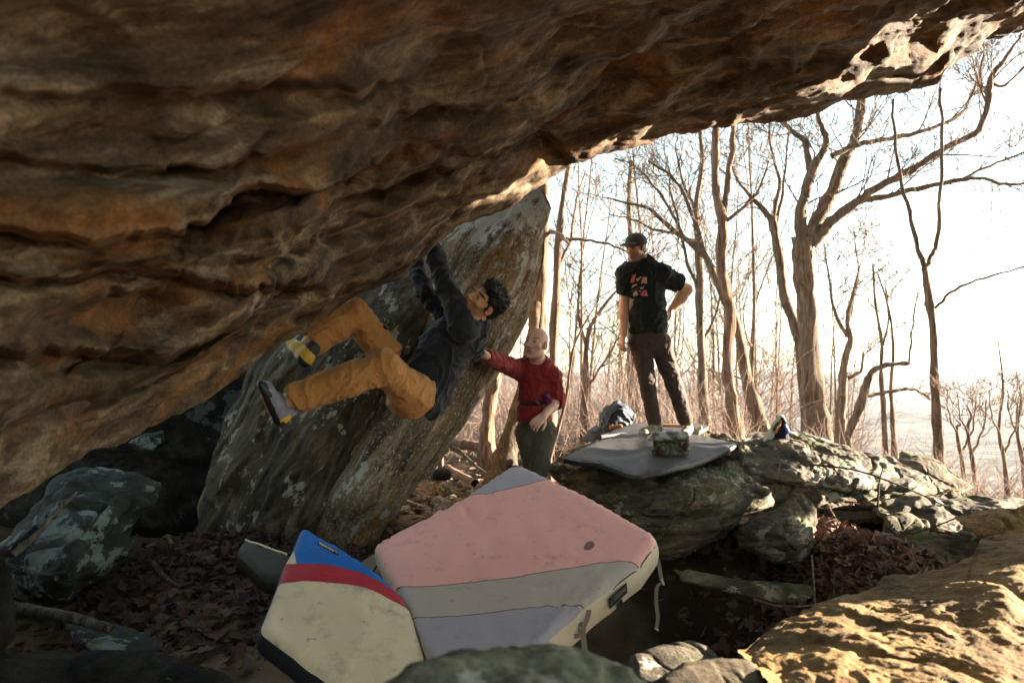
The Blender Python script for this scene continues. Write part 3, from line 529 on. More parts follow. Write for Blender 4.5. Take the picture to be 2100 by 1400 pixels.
for k in range(70):                       # small stones in the gully and on the cave floor
    if k % 2: x, y = rng.uniform(1.0, 2.6), rng.uniform(3.2, 5.2)
    else: x, y = rng.uniform(-2.6, -.7), rng.uniform(3.0, 5.6)
    put_stone(x, y, rng.uniform(.05, .13))

# ------------------------------------------------------------ fallen leaves
def leaf_mat(name, a, b):
    m = M(name, .75, .25); m.color(m.mix(m.noise(9, 5, .6), a, b))
    return m.m
leafm = [leaf_mat('dry_leaf_rust', (.10, .045, .026), (.24, .115, .07)), leaf_mat('dry_leaf_mauve', (.13, .075, .062), (.30, .19, .155)), leaf_mat('dry_leaf_dark', (.04, .022, .016), (.12, .06, .04)), leaf_mat('dry_leaf_pale', (.2, .13, .09), (.42, .29, .2))]
LEAF = [(0, 0), (.18, .13), (.30, .34), (.46, .22), (.52, .42), (.74, .26), (1, 0)]
def leaf_vf(r_):
    curl = r_.uniform(-.5, .9); tw = r_.uniform(-.4, .4); vs = []; n = len(LEAF); bend = r_.uniform(-.4, .6); wd = r_.uniform(.75, 1.1)
    for x, wv in LEAF: vs.append((x - .5, 0, bend * (x - .5) ** 2))
    for s in (1, -1):
        for x, wv in LEAF[1:-1]:
            y = s * wv * wd * r_.uniform(.8, 1.15); vs.append((x - .5 + r_.uniform(-.03, .03), y, bend * (x - .5) ** 2 + curl * y * y * 2 + tw * y * (x - .5) + r_.uniform(-.03, .03)))
    f = []; L_ = n - 2
    for s in (0, 1):
        o = n + s * L_
        for i in range(n - 1):
            a, b = i, i + 1; c = o + i if i < L_ else None; d = o + i - 1 if i > 0 else None
            q = [x for x in (a, b, c if i < L_ else None, d) if x is not None]
            f.append(tuple(q) if s == 0 else tuple(q[::-1]))
    return np.array(vs), f
leaf_meshes = []
for k in range(16):
    vs, f = leaf_vf(np.random.RandomState(k)); me = bpy.data.meshes.new('leaf'); me.from_pydata(vs.tolist(), [], f); me.materials.append(leafm[(0, 1, 1, 2, 0, 3, 1, 0)[k % 8]]); leaf_meshes.append(me)
def gully(): # leaf-filled places: returns x, y
    k = rng.random()
    if k < .62: return rng.gauss(2.0, .42), rng.gauss(4.15, .55)
    if k < .72: return rng.uniform(.9, 1.9), rng.uniform(3.4, 4.1)
    return rng.gauss(-1.75, .5), rng.gauss(4.7, .8)
for k in range(300):
    x, y = gully() if k > 60 else (rng.gauss(1.95, .3), rng.gauss(3.9, .4))
    o = bpy.data.objects.new('leaf', rng.choice(leaf_meshes)); sc.collection.objects.link(o); o.parent = ground
    if x < 0: o.data = leaf_meshes[3]  # left-hand leaves all take the dark colour, standing in for shade
    o.location = (x, y, gh(x, y) + rng.uniform(.01, .05)); s = rng.uniform(.09, .16); o.scale = (s, s, s); o.rotation_euler = (rng.gauss(0, .5), rng.gauss(0, .5), rng.uniform(0, 6.3))
def leaf_mass(name, n, place, size, lab, lift=.02):
    V_ = []; F_ = []; mi = []; c = 0; base = [leaf_vf(np.random.RandomState(50 + k)) for k in range(10)]
    fc = [[tuple(q) for q in b[1]] for b in base]
    for k in range(n):
        x, y, z = place(); b = rng.randrange(10); s = rng.uniform(*size)
        m_ = (Matrix.Rotation(rng.uniform(0, 6.3), 3, 'Z') @ Matrix.Rotation(rng.gauss(0, .5), 3, 'X') @ Matrix.Rotation(rng.gauss(0, .5), 3, 'Y'))
        V_.append(base[b][0] @ (np.array(m_).T * s) + np.array([x, y, z + rng.uniform(0, lift)])); q = rng.choice((0, 1, 1, 2, 0, 3))
        for f in fc[b]: F_.append(tuple(i + c for i in f)); mi.append(q)
        c += len(base[b][0])
    o = mesh_obj(name, np.concatenate(V_), F_, None, mats=leafm, midx=mi, smooth=False); return tag(o, lab, kind='stuff')
def pl1():
    x, y = gully(); return x, y, gh(x, y) - .01
def pl0():
    while True:
        x, y = gully()
        if x > 0: return x, y, gh(x, y) - .01
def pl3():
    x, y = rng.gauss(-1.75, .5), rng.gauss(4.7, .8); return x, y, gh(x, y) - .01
leaf_mass('leaf_litter', 6500, pl0, (.05, .14), 'dry brown oak leaves heaped in the gully between the right boulders', .05)
keep = list(leafm); leafm[:] = [keep[2], leaf_mat('shade_leaf_dark', (.035, .022, .018), (.085, .055, .045)), keep[2], leaf_mat('shade_leaf_mauve', (.06, .04, .035), (.14, .10, .085))]  # darkened leaf colours carry the shade of the left floor
leaf_mass('leaf_litter', 3600, pl3, (.04, .12), 'leaves on the cave floor at the left, coloured darker for the shade', .05); leafm[:] = keep
xs_ = nrg.uniform(-9, 7, 9000); ys_ = nrg.uniform(6.0, 22, 9000); zs_ = ground_h(xs_, ys_); it = iter(range(9000))
def pl2():
    k = next(it); return xs_[k], ys_[k], zs_[k]
leaf_mass('forest_leaves', 7000, pl2, (.08, .17), 'pale dry leaves on the forest floor between the trunks', .03)
def on_rock(u0, u1, v0, v1, objs):
    """points of leaves lying on rocks, found by dropping them from above"""
    return
dg0 = None
# ------------------------------------------------------------ crash pads
def cloth(name, col, rough=.6, dirt=.5, dirtc=(.12, .10, .08), weave=900, spec=.35, spot=.63):
    m = M(name, rough, spec)
    d = m.ramp(m.noise(9, 7, .65), [(spot - .06, 0.0), (spot + .12, .8)]); d2 = m.ramp(m.noise(2.6, 5, .6), [(.4, 0.0), (.7, 1.0)])
    c = m.mix(m.math('MULTIPLY', d, dirt), col, dirtc); c = m.mix(m.math('MULTIPLY', d2, dirt * .25), c, tuple(x * .8 for x in col))
    d3 = m.ramp(m.noise(24, 3, .5), [(.68, 0.0), (.72, 1.0)]); c = m.mix(m.math('MULTIPLY', d3, dirt * .8), c, dirtc)
    m.color(c); m.nrm(m.bump(m.noise(weave / 6, 2, .5), .12, .002, m.bump(m.noise(7, 5, .55, None, 1.2), .5, .018))); return m.m
def plane3(a, b, c):
    """depth of a plane through three (u, v, d) points"""
    A = np.array([[p[0], p[1], 1.0] for p in (a, b, c)]); k = np.linalg.solve(A, np.array([1 / p[2] for p in (a, b, c)]))
    n = np.cross(P(*b) - P(*a), P(*c) - P(*a)); n /= np.linalg.norm(n)
    if n.dot(P(*a)) > 0: n = -n
    return (lambda u, v: 1 / (k[0] * u + k[1] * v + k[2])), n
def round_poly(pts, r=14, n=5):
    """polygon with rounded corners; pts (u, v[, r])"""
    out = []; N = len(pts)
    for i in range(N):
        p = np.array(pts[i][:2], float); a = np.array(pts[i - 1][:2], float); b = np.array(pts[(i + 1) % N][:2], float); rr_ = pts[i][2] if len(pts[i]) > 2 else r
        da = a - p; db = b - p; ra = min(rr_, np.linalg.norm(da) * .45); rb_ = min(rr_, np.linalg.norm(db) * .45)
        if rr_ <= 0: out.append(p); continue
        A = p + da / np.linalg.norm(da) * ra; B = p + db / np.linalg.norm(db) * rb_
        for t in np.linspace(0, 1, n + 1): out.append((1 - t) ** 2 * A + 2 * t * (1 - t) * p + t * t * B)
    return out
def panel_mesh(name, poly, fn, mt, parent, step=9, label=None):
    bm = bmesh.new(); vs = [bm.verts.new((p[0], p[1], 0)) for p in poly]; bm.faces.new(vs)
    q = np.array([p[:2] for p in poly])
    for ax in (0, 1):
        lo, hi = q[:, ax].min(), q[:, ax].max(); k = math.ceil(lo / step) * step
        while k < hi:
            co = [0, 0, 0]; no = [0, 0, 0]; co[ax] = k + .013; no[ax] = 1
            bmesh.ops.bisect_plane(bm, geom=bm.verts[:] + bm.edges[:] + bm.faces[:], plane_co=co, plane_no=no, dist=1e-4); k += step
    bmesh.ops.remove_doubles(bm, verts=bm.verts, dist=.02)
    bm.verts.ensure_lookup_table(); bm.verts.index_update()
    uv = np.array([v.co[:2] for v in bm.verts]); f = [tuple(v.index for v in fc.verts) for fc in bm.faces]; bm.free()
    w3 = fn(uv)
    # face the camera
    a = w3[f[0][0]]; nn = np.cross(w3[f[0][1]] - a, w3[f[0][2]] - a)
    if nn.dot(a) > 0: f = [t[::-1] for t in f]
    o = mesh_obj(name, w3, f, mt, parent)
    if label: o['label'] = label
    return o
def pad_fn(outline, depth, n, bulge, redge=.035, px2m=None, wr=0.0, seed=0, wfold=None):
    oa = np.array([p[:2] for p in outline]); c = oa.mean(0); s = px2m or depth(c[0], c[1]) / 1400
    def fn(q, off=0.0):
        q = np.asarray(q, float)[:, :2]; d, _, _ = poly_dist(q, oa); dm = d * s
        e = np.clip(1 - dm / redge, 0, 1); dn = -redge * (1 - np.sqrt(np.maximum(0, 1 - e ** 2)))
        b = bulge(q[:, 0], q[:, 1]) if bulge else 0
        p = P(q[:, 0], q[:, 1], depth(q[:, 0], q[:, 1]))
        wv = wr * fbm(np.stack([q[:, 0] / 60, q[:, 1] / 60, 0 * q[:, 0] + seed], -1), 3, seed)
        if wfold is not None: wv = wv + wfold(q[:, 0], q[:, 1])
        return p + n * (dn + b + wv + off)[:, None]
    return fn
def pad_side(name, outline, fn, n, thick, mt, parent, bulge=.012, back=True):
    oa = np.array([p[:2] for p in outline]); dense = []
    for i in range(len(oa)):
        a, b = oa[i], oa[(i + 1) % len(oa)]; k = max(1, int(np.linalg.norm(b - a) / 10))
        for t in range(k): dense.append(a + (b - a) * t / k)
    dense = np.array(dense); top = fn(dense, .0005); cen = top.mean(0); rows = []
    tang = np.roll(top, -1, 0) - np.roll(top, 1, 0); outw = np.cross(tang, n); outw /= np.maximum(np.linalg.norm(outw, axis=1, keepdims=True), 1e-9)
    if ((top - cen) * outw).sum() < 0: outw = -outw
    ks = [0, .06, .12, .3, .5, .7, .88, .95, 1.0]
    for k in ks: rows.append(top - n * (thick * k) + outw * (bulge * math.sin(min(k, 1) * math.pi) ** .7 if 0 < k < 1 else 0) - (outw * .02 if k == 1 else 0))
    rows.append(top * .35 + cen * .65 - n * thick * 1.02); rows.append(np.repeat((cen - n * thick * 1.02)[None], len(top), 0))
    v = np.stack(rows, 1).reshape(-1, 3); f = grid_faces(len(top), len(rows), True)
    nn = vnormals(v, f); k = 3
    if (nn.reshape(len(top), len(rows), 3)[:, 3] * outw).sum() < 0: f = f[:, ::-1]
    return mesh_obj(name, v, f, mt, parent)
def on_pad(fn, pts, off=.004): return fn(np.array(pts, float), off)
def seam(name, fn, pts, mt, parent, r=.0028, off=.001):
    p = catmull([(*q, 0) for q in pts], 6)[:, :2]; v, f = tube_vf(on_pad(fn, p, off), r, 6); return mesh_obj(name, v, f, mt, parent)
def text_mesh(s, corners, mt, parent, fn=None, name='lettering', off=.0035, align_h=.6):
    """lettering laid onto four corners (tl, tr, br, bl) in pixels on a pad, or world points"""
    cu = bpy.data.curves.new('t', 'FONT'); cu.body = s; o = bpy.data.objects.new('t', cu); sc.collection.objects.link(o)
    bpy.context.view_layer.update(); me = bpy.data.meshes.new_from_object(o.evaluated_get(bpy.context.evaluated_depsgraph_get()))
    v = np.array([x.co[:] for x in me.vertices]); f = [tuple(p.vertices) for p in me.polygons]; bpy.data.objects.remove(o); bpy.data.curves.remove(cu); bpy.data.meshes.remove(me)
    v = v[:, :2]; v = (v - v.min(0)) / (v.max(0) - v.min(0)); c = np.array(corners, float); a = v[:, :1]; b = 1 - v[:, 1:]
    q = (1 - b) * ((1 - a) * c[0] + a * c[1]) + b * ((1 - a) * c[3] + a * c[2])
    w3 = fn(q, off) if fn else q
    return mesh_obj(name, w3, f, mt, parent, smooth=False)
pink = cloth('pink_vinyl', (.92, .43, .36)); greyv = cloth('grey_vinyl', (.52, .42, .35), dirt=.5); lav = cloth('lavender_grey_vinyl', (.42, .37, .40), dirt=.25)
cream = cloth('cream_vinyl', (.66, .53, .37), dirt=.5, dirtc=(.2, .15, .08)); creamp = cloth('cream_nylon', (.70, .55, .36), dirt=.6, spot=.6); bluev = cloth('blue_nylon', (.008, .12, .45), dirt=.12); redv = cloth('red_nylon', (.42, .02, .035), dirt=.3)
blackn = cloth('black_nylon', (.018, .018, .02), dirt=.2, dirtc=(.06, .055, .05)); seamm = cloth('dark_seam', (.13, .09, .06), dirt=0); web = cloth('tan_webbing', (.26, .21, .15), dirt=.3); olive = cloth('olive_nylon', (.035, .032, .022), dirt=.4); tan = cloth('tan_nylon', (.17, .14, .09), dirt=.4)
yell = cloth('yellow_print', (.65, .60, .25), dirt=0); printg = cloth('grey_print', (.28, .25, .24), dirt=0); steel = M('steel_buckle', .35, .5).color((.45, .44, .4)).m

# the big pink pad
dp, npk = plane3((768, 1105, 3.62), (1057, 946, 4.35), (1346, 1090, 3.35))
outl = round_poly([(764, 1105, 10), (945, 1018, 0), (1056, 943, 26), (1130, 976, 0), (1200, 1006, 60), (1352, 1086, 26), (1308, 1146, 0), (1196, 1238, 60), (1100, 1322, 60), (985, 1400, 30), (905, 1376, 20), (838, 1258, 0), (808, 1196, 0)])
oa_ = [tuple(p) for p in outl]
def bow(u, v): # taco pad, slightly bowed about its fold
    t = ((u - 764) * .9 + (v - 1105) * -.45) / 560; return -.10 * (t - .45) ** 2 + .02 * np.sin(u / 90) * 0
def folds(u, v):
    d1 = np.exp(-((u - 1200 - (v - 1200) * -1.1) / 60) ** 2) * sstep(1120, 1190, v) * .006 * np.sin((u + v * .8) / 5.5 + 2 * perlin(np.stack([u / 30, v / 30, 0 * u], -1)))
    d2 = np.exp(-((u - 930) / 75) ** 2 - ((v - 1045) / 26) ** 2) * .012 * np.sin((u - v * .3) / 7)
    dd_ = sum(-.013 * np.exp(-(((u - a) / r) ** 2 + ((v - b) / r) ** 2)) for a, b, r in ((958, 1040, 8), (985, 1068, 9), (1005, 1010, 8), (930, 1080, 14), (900, 1120, 16), (860, 1110, 18), (1010, 1120, 18), (960, 1150, 22), (1075, 1090, 16), (1130, 1060, 20), (880, 1070, 12)))
    return d1 + d2 + dd_
fpk = pad_fn(oa_, dp, npk, bow, .03, wr=.006, seed=3, wfold=folds)
pad = empty('crash_pad', P(1060, 1400, 3.2), 'big open crash pad with pink and grey panels and cream sides tilted towards the viewer', 'crash pad')
s1 = catmull([(945, 1018, 0), (990, 1012, 0), (1040, 1003, 0), (1090, 990, 0), (1130, 976, 0)], 5)[:, :2]
s2 = catmull([(808, 1196, 0), (900, 1196, 0), (1030, 1186, 0), (1180, 1161, 0), (1250, 1148, 0), (1308, 1146, 0)], 5)[:, :2]
s3 = catmull([(838, 1258, 0), (930, 1259, 0), (1020, 1253, 0), (1110, 1243, 0), (1196, 1238, 0)], 5)[:, :2]
def idx(pt): return min(range(len(oa_)), key=lambda i: (oa_[i][0] - pt[0]) ** 2 + (oa_[i][1] - pt[1]) ** 2)
def run(a, b):
    i, j = idx(a), idx(b); out = [oa_[i]]
    while i != j: i = (i + 1) % len(oa_); out.append(oa_[i])
    return out
mid = lambda s, rev=False: [tuple(p) for p in (s[1:-1][::-1] if rev else s[1:-1])]
panel_mesh('panel', run((945, 1018), (1130, 976)) + mid(s1, True), fpk, lav, pad, label='lavender grey corner panel')
panel_mesh('panel', run((808, 1196), (945, 1018)) + mid(s1) + run((1130, 976), (1308, 1146)) + mid(s2, True), fpk, pink, pad, label='wide pink panel')
panel_mesh('panel', run((838, 1258), (808, 1196)) + mid(s2) + run((1308, 1146), (1196, 1238)) + mid(s3, True), fpk, greyv, pad, label='grey band with creases')
panel_mesh('panel', run((1196, 1238), (838, 1258)) + mid(s3), fpk, lav, pad, label='lavender grey lower panel')
for s in (s1, s2, s3): seam('seam', fpk, s, seamm, pad, .0022, -.0005)
pad_side('side_wall', oa_, fpk, npk, .115, cream, pad)
dense_e = run((1352, 1086), (985, 1400)); seam('zip', fpk, [np.array(p) for p in dense_e[1:]], seamm, pad, .0035, -.012)
# black label with grey lettering on the side wall, flap, straps
def side_pt(u, v, k):  # on the side wall below edge pixel (u, v), k of the thickness down
    i = idx((u, v)); b_ = fpk(np.array([[u, v]], float), 0)[0]; tb = fpk(np.array([[u - 40, v + 34], [u + 40, v - 34]], float), 0); tg = tb[1] - tb[0]; tg /= np.linalg.norm(tg); ow = np.cross(tg, npk); ow /= np.linalg.norm(ow)
    c_ = fpk(np.array([[1050, 1150]], float), 0)[0]
    if (b_ - c_).dot(ow) < 0: ow = -ow
    return b_ - npk * .115 * k + ow * (.018 + .004)
def quad(c, mt, parent, name, th=.002):
    c = np.array(c); n = np.cross(c[1] - c[0], c[3] - c[0]); n /= np.linalg.norm(n)
    if n.dot(c[0]) > 0: n = -n
    v = np.concatenate([c, c - n * th]); return mesh_obj(name, v, [(0, 1, 2, 3), (7, 6, 5, 4), (0, 4, 5, 1), (1, 5, 6, 2), (2, 6, 7, 3), (3, 7, 4, 0)], mt, parent, smooth=False)
lb = [side_pt(1238, 1204, .17), side_pt(1275, 1172, .17), side_pt(1275, 1172, .62), side_pt(1238, 1204, .62)]
lb2 = [side_pt(1252, 1192, .62), side_pt(1264, 1182, .62), side_pt(1264, 1182, .86), side_pt(1252, 1192, .86)]
lo = quad(lb, blackn, pad, 'label'); quad(lb2, blackn, pad, 'label_flap')
def qpt(c, a, b, off=.003):
    c = np.array(c); n = np.cross(c[1] - c[0], c[3] - c[0]); n /= np.linalg.norm(n); n = -n if n.dot(c[0]) > 0 else n
    return (1 - b) * ((1 - a) * c[0] + a * c[1]) + b * ((1 - a) * c[3] + a * c[2]) + n * off
text_mesh('ORGANIC', [qpt(lb, .25, .15), qpt(lb, .95, .15), qpt(lb, .95, .62), qpt(lb, .25, .62)], printg, lo)
text_mesh('O', [qpt(lb, .08, .3), qpt(lb, .16, .3), qpt(lb, .16, .75), qpt(lb, .08, .75)], printg, lo)
lq = [(928, 1336), (947, 1323), (968, 1352), (944, 1366)]; lo = panel_mesh('label', lq, lambda q: fpk(q, .002), blackn, pad, 6)
text_mesh('O', [(940, 1333), (944, 1330), (947, 1335), (942, 1338)], printg, lo, fpk, off=.004)
panel_mesh('print_bar', [(933, 1336), (936, 1334), (941, 1341), (938, 1343)], lambda q: fpk(q, .0035), printg, lo, 6)
# small moss smear, round mud stain as flat print on the pink panel
mud = M('mud_stain', .9, .1).color((.27, .14, .125)).m
an_ = np.linspace(0, 2 * math.pi, 18, endpoint=False)
panel_mesh('mud_stain', [(1208 + 11 * math.cos(a) * (1 + .08 * math.sin(3 * a)), 1116 - 4 * math.cos(a) * .8 + 9 * math.sin(a)) for a in an_], lambda q: fpk(q, .0008), mud, pad, 12)
def ribbon(name, pts, wdt, mt, parent, wdir=(1, 0, 0), th=.002):
    p = catmull(pts, 8); wd = np.array(wdir, float); wd /= np.linalg.norm(wd); tt = np.gradient(p, axis=0); nn = np.cross(tt, wd); nn /= np.maximum(np.linalg.norm(nn, axis=1, keepdims=True), 1e-9)
    v = np.stack([p - wd * wdt / 2 + nn * th, p + wd * wdt / 2 + nn * th, p + wd * wdt / 2 - nn * th, p - wd * wdt / 2 - nn * th], 1).reshape(-1, 3); n = len(p)
    f = [(i * 4 + a, (i + 1) * 4 + a, (i + 1) * 4 + (a + 1) % 4, i * 4 + (a + 1) % 4) for i in range(n - 1) for a in range(4)] + [(0, 1, 2, 3), (n * 4 - 1, n * 4 - 2, n * 4 - 3, n * 4 - 4)]
    return mesh_obj(name, v, f, mt, parent, smooth=False)
st_ = ribbon('strap', [P(1338, 1130, 3.42), P(1346, 1144, 3.4), P(1352, 1160, 3.39), P(1355, 1180, 3.38), P(1358, 1190, 3.38)], .019, web, pad, (.8, -.2, .4))
ribbon('strap', [P(1358, 1193, 3.38), P(1350, 1199, 3.38), P(1346, 1212, 3.38), P(1346, 1240, 3.38), P(1349, 1265, 3.38), P(1346, 1290, 3.38)], .018, web, pad, (.9, -.3, .1))
v_, f_ = tube_vf([P(1355, 1186, 3.375), P(1361, 1198, 3.375)], .007, 6); mesh_obj('buckle', v_, f_, steel, pad); v_, f_ = tube_vf([P(1343, 1287, 3.375), P(1350, 1292, 3.375)], .005, 6); mesh_obj('buckle', v_, f_, steel, pad)
ribbon('strap', [P(1208, 1250, 2.86), P(1204, 1268, 2.84), P(1196, 1290, 2.84), P(1198, 1318, 2.84), P(1200, 1340, 2.84)], .022, web, pad, (.9, -.3, .1))
ribbon('strap', [P(1198, 1278, 2.85), P(1186, 1282, 2.85), P(1190, 1300, 2.83), P(1178, 1304, 2.83), P(1166, 1294, 2.85)], .02, web, pad, (.2, -.3, .9))

# the blue, red and cream pad
dq, nbl = plane3((618, 1092, 3.35), (532, 1288, 2.75), (828, 1235, 3.05))
ob = [tuple(p) for p in round_poly([(620, 1090, 8), (775, 1188, 0), (826, 1233, 0), (842, 1262, 0), (870, 1355, 20), (880, 1420, 20), (720, 1440, 20), (533, 1290, 12), (571, 1197, 0), (583, 1160, 0), (601, 1133, 0)])]
fbl = pad_fn(ob, dq, nbl, lambda u, v: .05 * np.exp(-((u - v * .4 - 240) / 120) ** 2), .02, wr=.008, seed=9)
pad2 = empty('crash_pad', P(700, 1420, 2.7), 'smaller crash pad with blue, red and cream panels left of the pink one', 'crash pad')
def run2(a, b):
    ix = lambda pt: min(range(len(ob)), key=lambda i: (ob[i][0] - pt[0]) ** 2 + (ob[i][1] - pt[1]) ** 2)
    i, j = ix(a), ix(b); out = [ob[i]]
    while i != j: i = (i + 1) % len(ob); out.append(ob[i])
    return out
t1 = catmull([(583, 1160, 0), (607, 1164, 0), (660, 1173, 0), (710, 1183, 0), (760, 1201, 0), (826, 1233, 0)], 5)[:, :2]
t2 = catmull([(571, 1197, 0), (640, 1203, 0), (700, 1213, 0), (760, 1229, 0), (800, 1246, 0), (842, 1262, 0)], 5)[:, :2]
k0 = int(np.argmin(np.hypot(t1[:, 0] - 607, t1[:, 1] - 1164)))
corner = [(601, 1133), (604, 1148)] + [tuple(p) for p in t1[:k0 + 1][::-1]]
panel_mesh('panel', run2((601, 1133), (826, 1233)) + [tuple(p) for p in t1[k0:-1][::-1]] + [(604, 1148)], fbl, bluev, pad2, label='blue corner panel')
panel_mesh('panel', [(601, 1133), (604, 1148)] + [tuple(p) for p in t1[:k0 + 1][::-1]], fbl, creamp, pad2, label='small cream patch at the blue corner')
panel_mesh('panel', run2((571, 1197), (583, 1160)) + mid(t1) + run2((826, 1233), (842, 1262)) + mid(t2, True), fbl, redv, pad2, label='red band')
panel_mesh('panel', run2((842, 1262), (571, 1197)) + mid(t2), fbl, creamp, pad2, label='wide cream panel with smudges')
for s in (t1, t2): seam('seam', fbl, s, seamm, pad2, .0012, -.0008)
pad_side('side_wall', ob, fbl, nbl, .10, blackn, pad2)
lo = panel_mesh('label', [(652, 1124), (692, 1152), (691, 1159), (649, 1130)], lambda q: fbl(q, .002), blackn, pad2, 6)
bar = panel_mesh('print_bar', [(653.5, 1126), (681.5, 1146.5), (681, 1151), (651.5, 1129.5)], lambda q: fbl(q, .0035), yell, lo, 6)
text_mesh('ORGANIC', [(655, 1127.6), (680, 1146), (679.5, 1149.5), (653.5, 1129.6)], blackn, lo, fbl, off=.0045)
text_mesh('TT', [(683, 1147), (690, 1152), (688.5, 1156), (682.5, 1151.5)], yell, lo, fbl, off=.0045)
# two pads half hidden behind
dz, nz = plane3((482, 1104, 3.9), (580, 1136, 3.8), (520, 1190, 3.6)); oz = [tuple(p) for p in round_poly([(500, 1102, 10), (592, 1136, 4), (585, 1186, 10), (540, 1184, 10), (484, 1132, 12)])]
fz = pad_fn(oz, dz, nz, None, .02, wr=.01, seed=4); pad3 = empty('crash_pad', P(540, 1184, 3.8), 'dark olive crash pad with pale edge hidden behind the blue pad', 'crash pad')
panel_mesh('panel', oz, fz, olive, pad3); pad_side('side_wall', oz, fz, nz, .09, olive, pad3); seam('piping', fz, [(503, 1103), (545, 1118), (588, 1134)], cream, pad3, .007, 0)
dy, ny = plane3((730, 1165, 3.6), (775, 1130, 3.9), (830, 1240, 3.4)); oy = [tuple(p) for p in round_poly([(728, 1160, 8), (772, 1128, 8), (815, 1200, 8), (850, 1290, 8), (800, 1290, 8)])]
fy = pad_fn(oy, dy, ny, None, .02, wr=.012, seed=6); pad4 = empty('crash_pad', P(790, 1280, 3.6), 'tan crash pad in the gap between the blue and the pink pads', 'crash pad')
panel_mesh('panel', oy, fy, tan, pad4); pad_side('side_wall', oy, fy, ny, .08, tan, pad4); ribbon('handle', [fy(np.array([[757., 1185.]]), .01)[0], fy(np.array([[772., 1168.]]), .03)[0], fy(np.array([[786., 1180.]]), .01)[0]], .02, web, pad4, (0, .3, 1))

# the black pads on the boulder
def black_pad(name_label, outline, ctrl, th, r_, seed, fold):
    o_ = [tuple(p) for p in round_poly(outline, 10)]; rb = RBF(ctrl)
    n = np.array([0, 0, 1.0]); fn = pad_fn(o_, rb, n, None, .012, wr=.015, seed=seed, wfold=fold, px2m=.006)
    e = empty('crash_pad', P(*ctrl[0]), name_label, 'crash pad'); panel_mesh('panel', o_, fn, m_bp, e, 6); pad_side('side_wall', o_, fn, n, th, blackn, e, .004); return e, fn
m_bp = cloth('grey_black_pad_cloth', (.04, .037, .04), rough=.55, dirt=.4, dirtc=(.11, .10, .09), spec=.3)
bp1, fb1 = black_pad('black crash pad lying flat in front of the standing man under the camouflage bag', [(1152, 938, 6), (1215, 906, 20), (1290, 882, 20), (1350, 880, 30), (1400, 885, 30), (1450, 892, 30), (1517, 908, 6), (1440, 940, 40), (1308, 973, 8), (1225, 946, 20)],
              [(1152, 938, 5.05), (1308, 973, 4.42), (1225, 946, 4.83), (1517, 908, 5.75), (1440, 940, 5.0), (1290, 882, 6.3), (1400, 885, 6.25), (1340, 925, 5.25), (1215, 906, 5.7), (1400, 910, 5.6)], .035, .01, 5,
              lambda u, v: -.03 * np.exp(-((v - 921 - (u - 1300) * -.10) / 7) ** 2) * sstep(1180, 1260, u) * sstep(1420, 1350, u))
bp2, fb2 = black_pad('black crash pad further back under the feet of the standing man', [(1228, 890, 6), (1300, 866, 20), (1380, 868, 20), (1455, 870, 6), (1425, 888, 20), (1340, 893, 10), (1290, 884, 10)],
              [(1228, 890, 6.1), (1300, 866, 6.9), (1455, 870, 6.9), (1425, 888, 6.3), (1340, 893, 6.12)], .04, .01, 8, None)
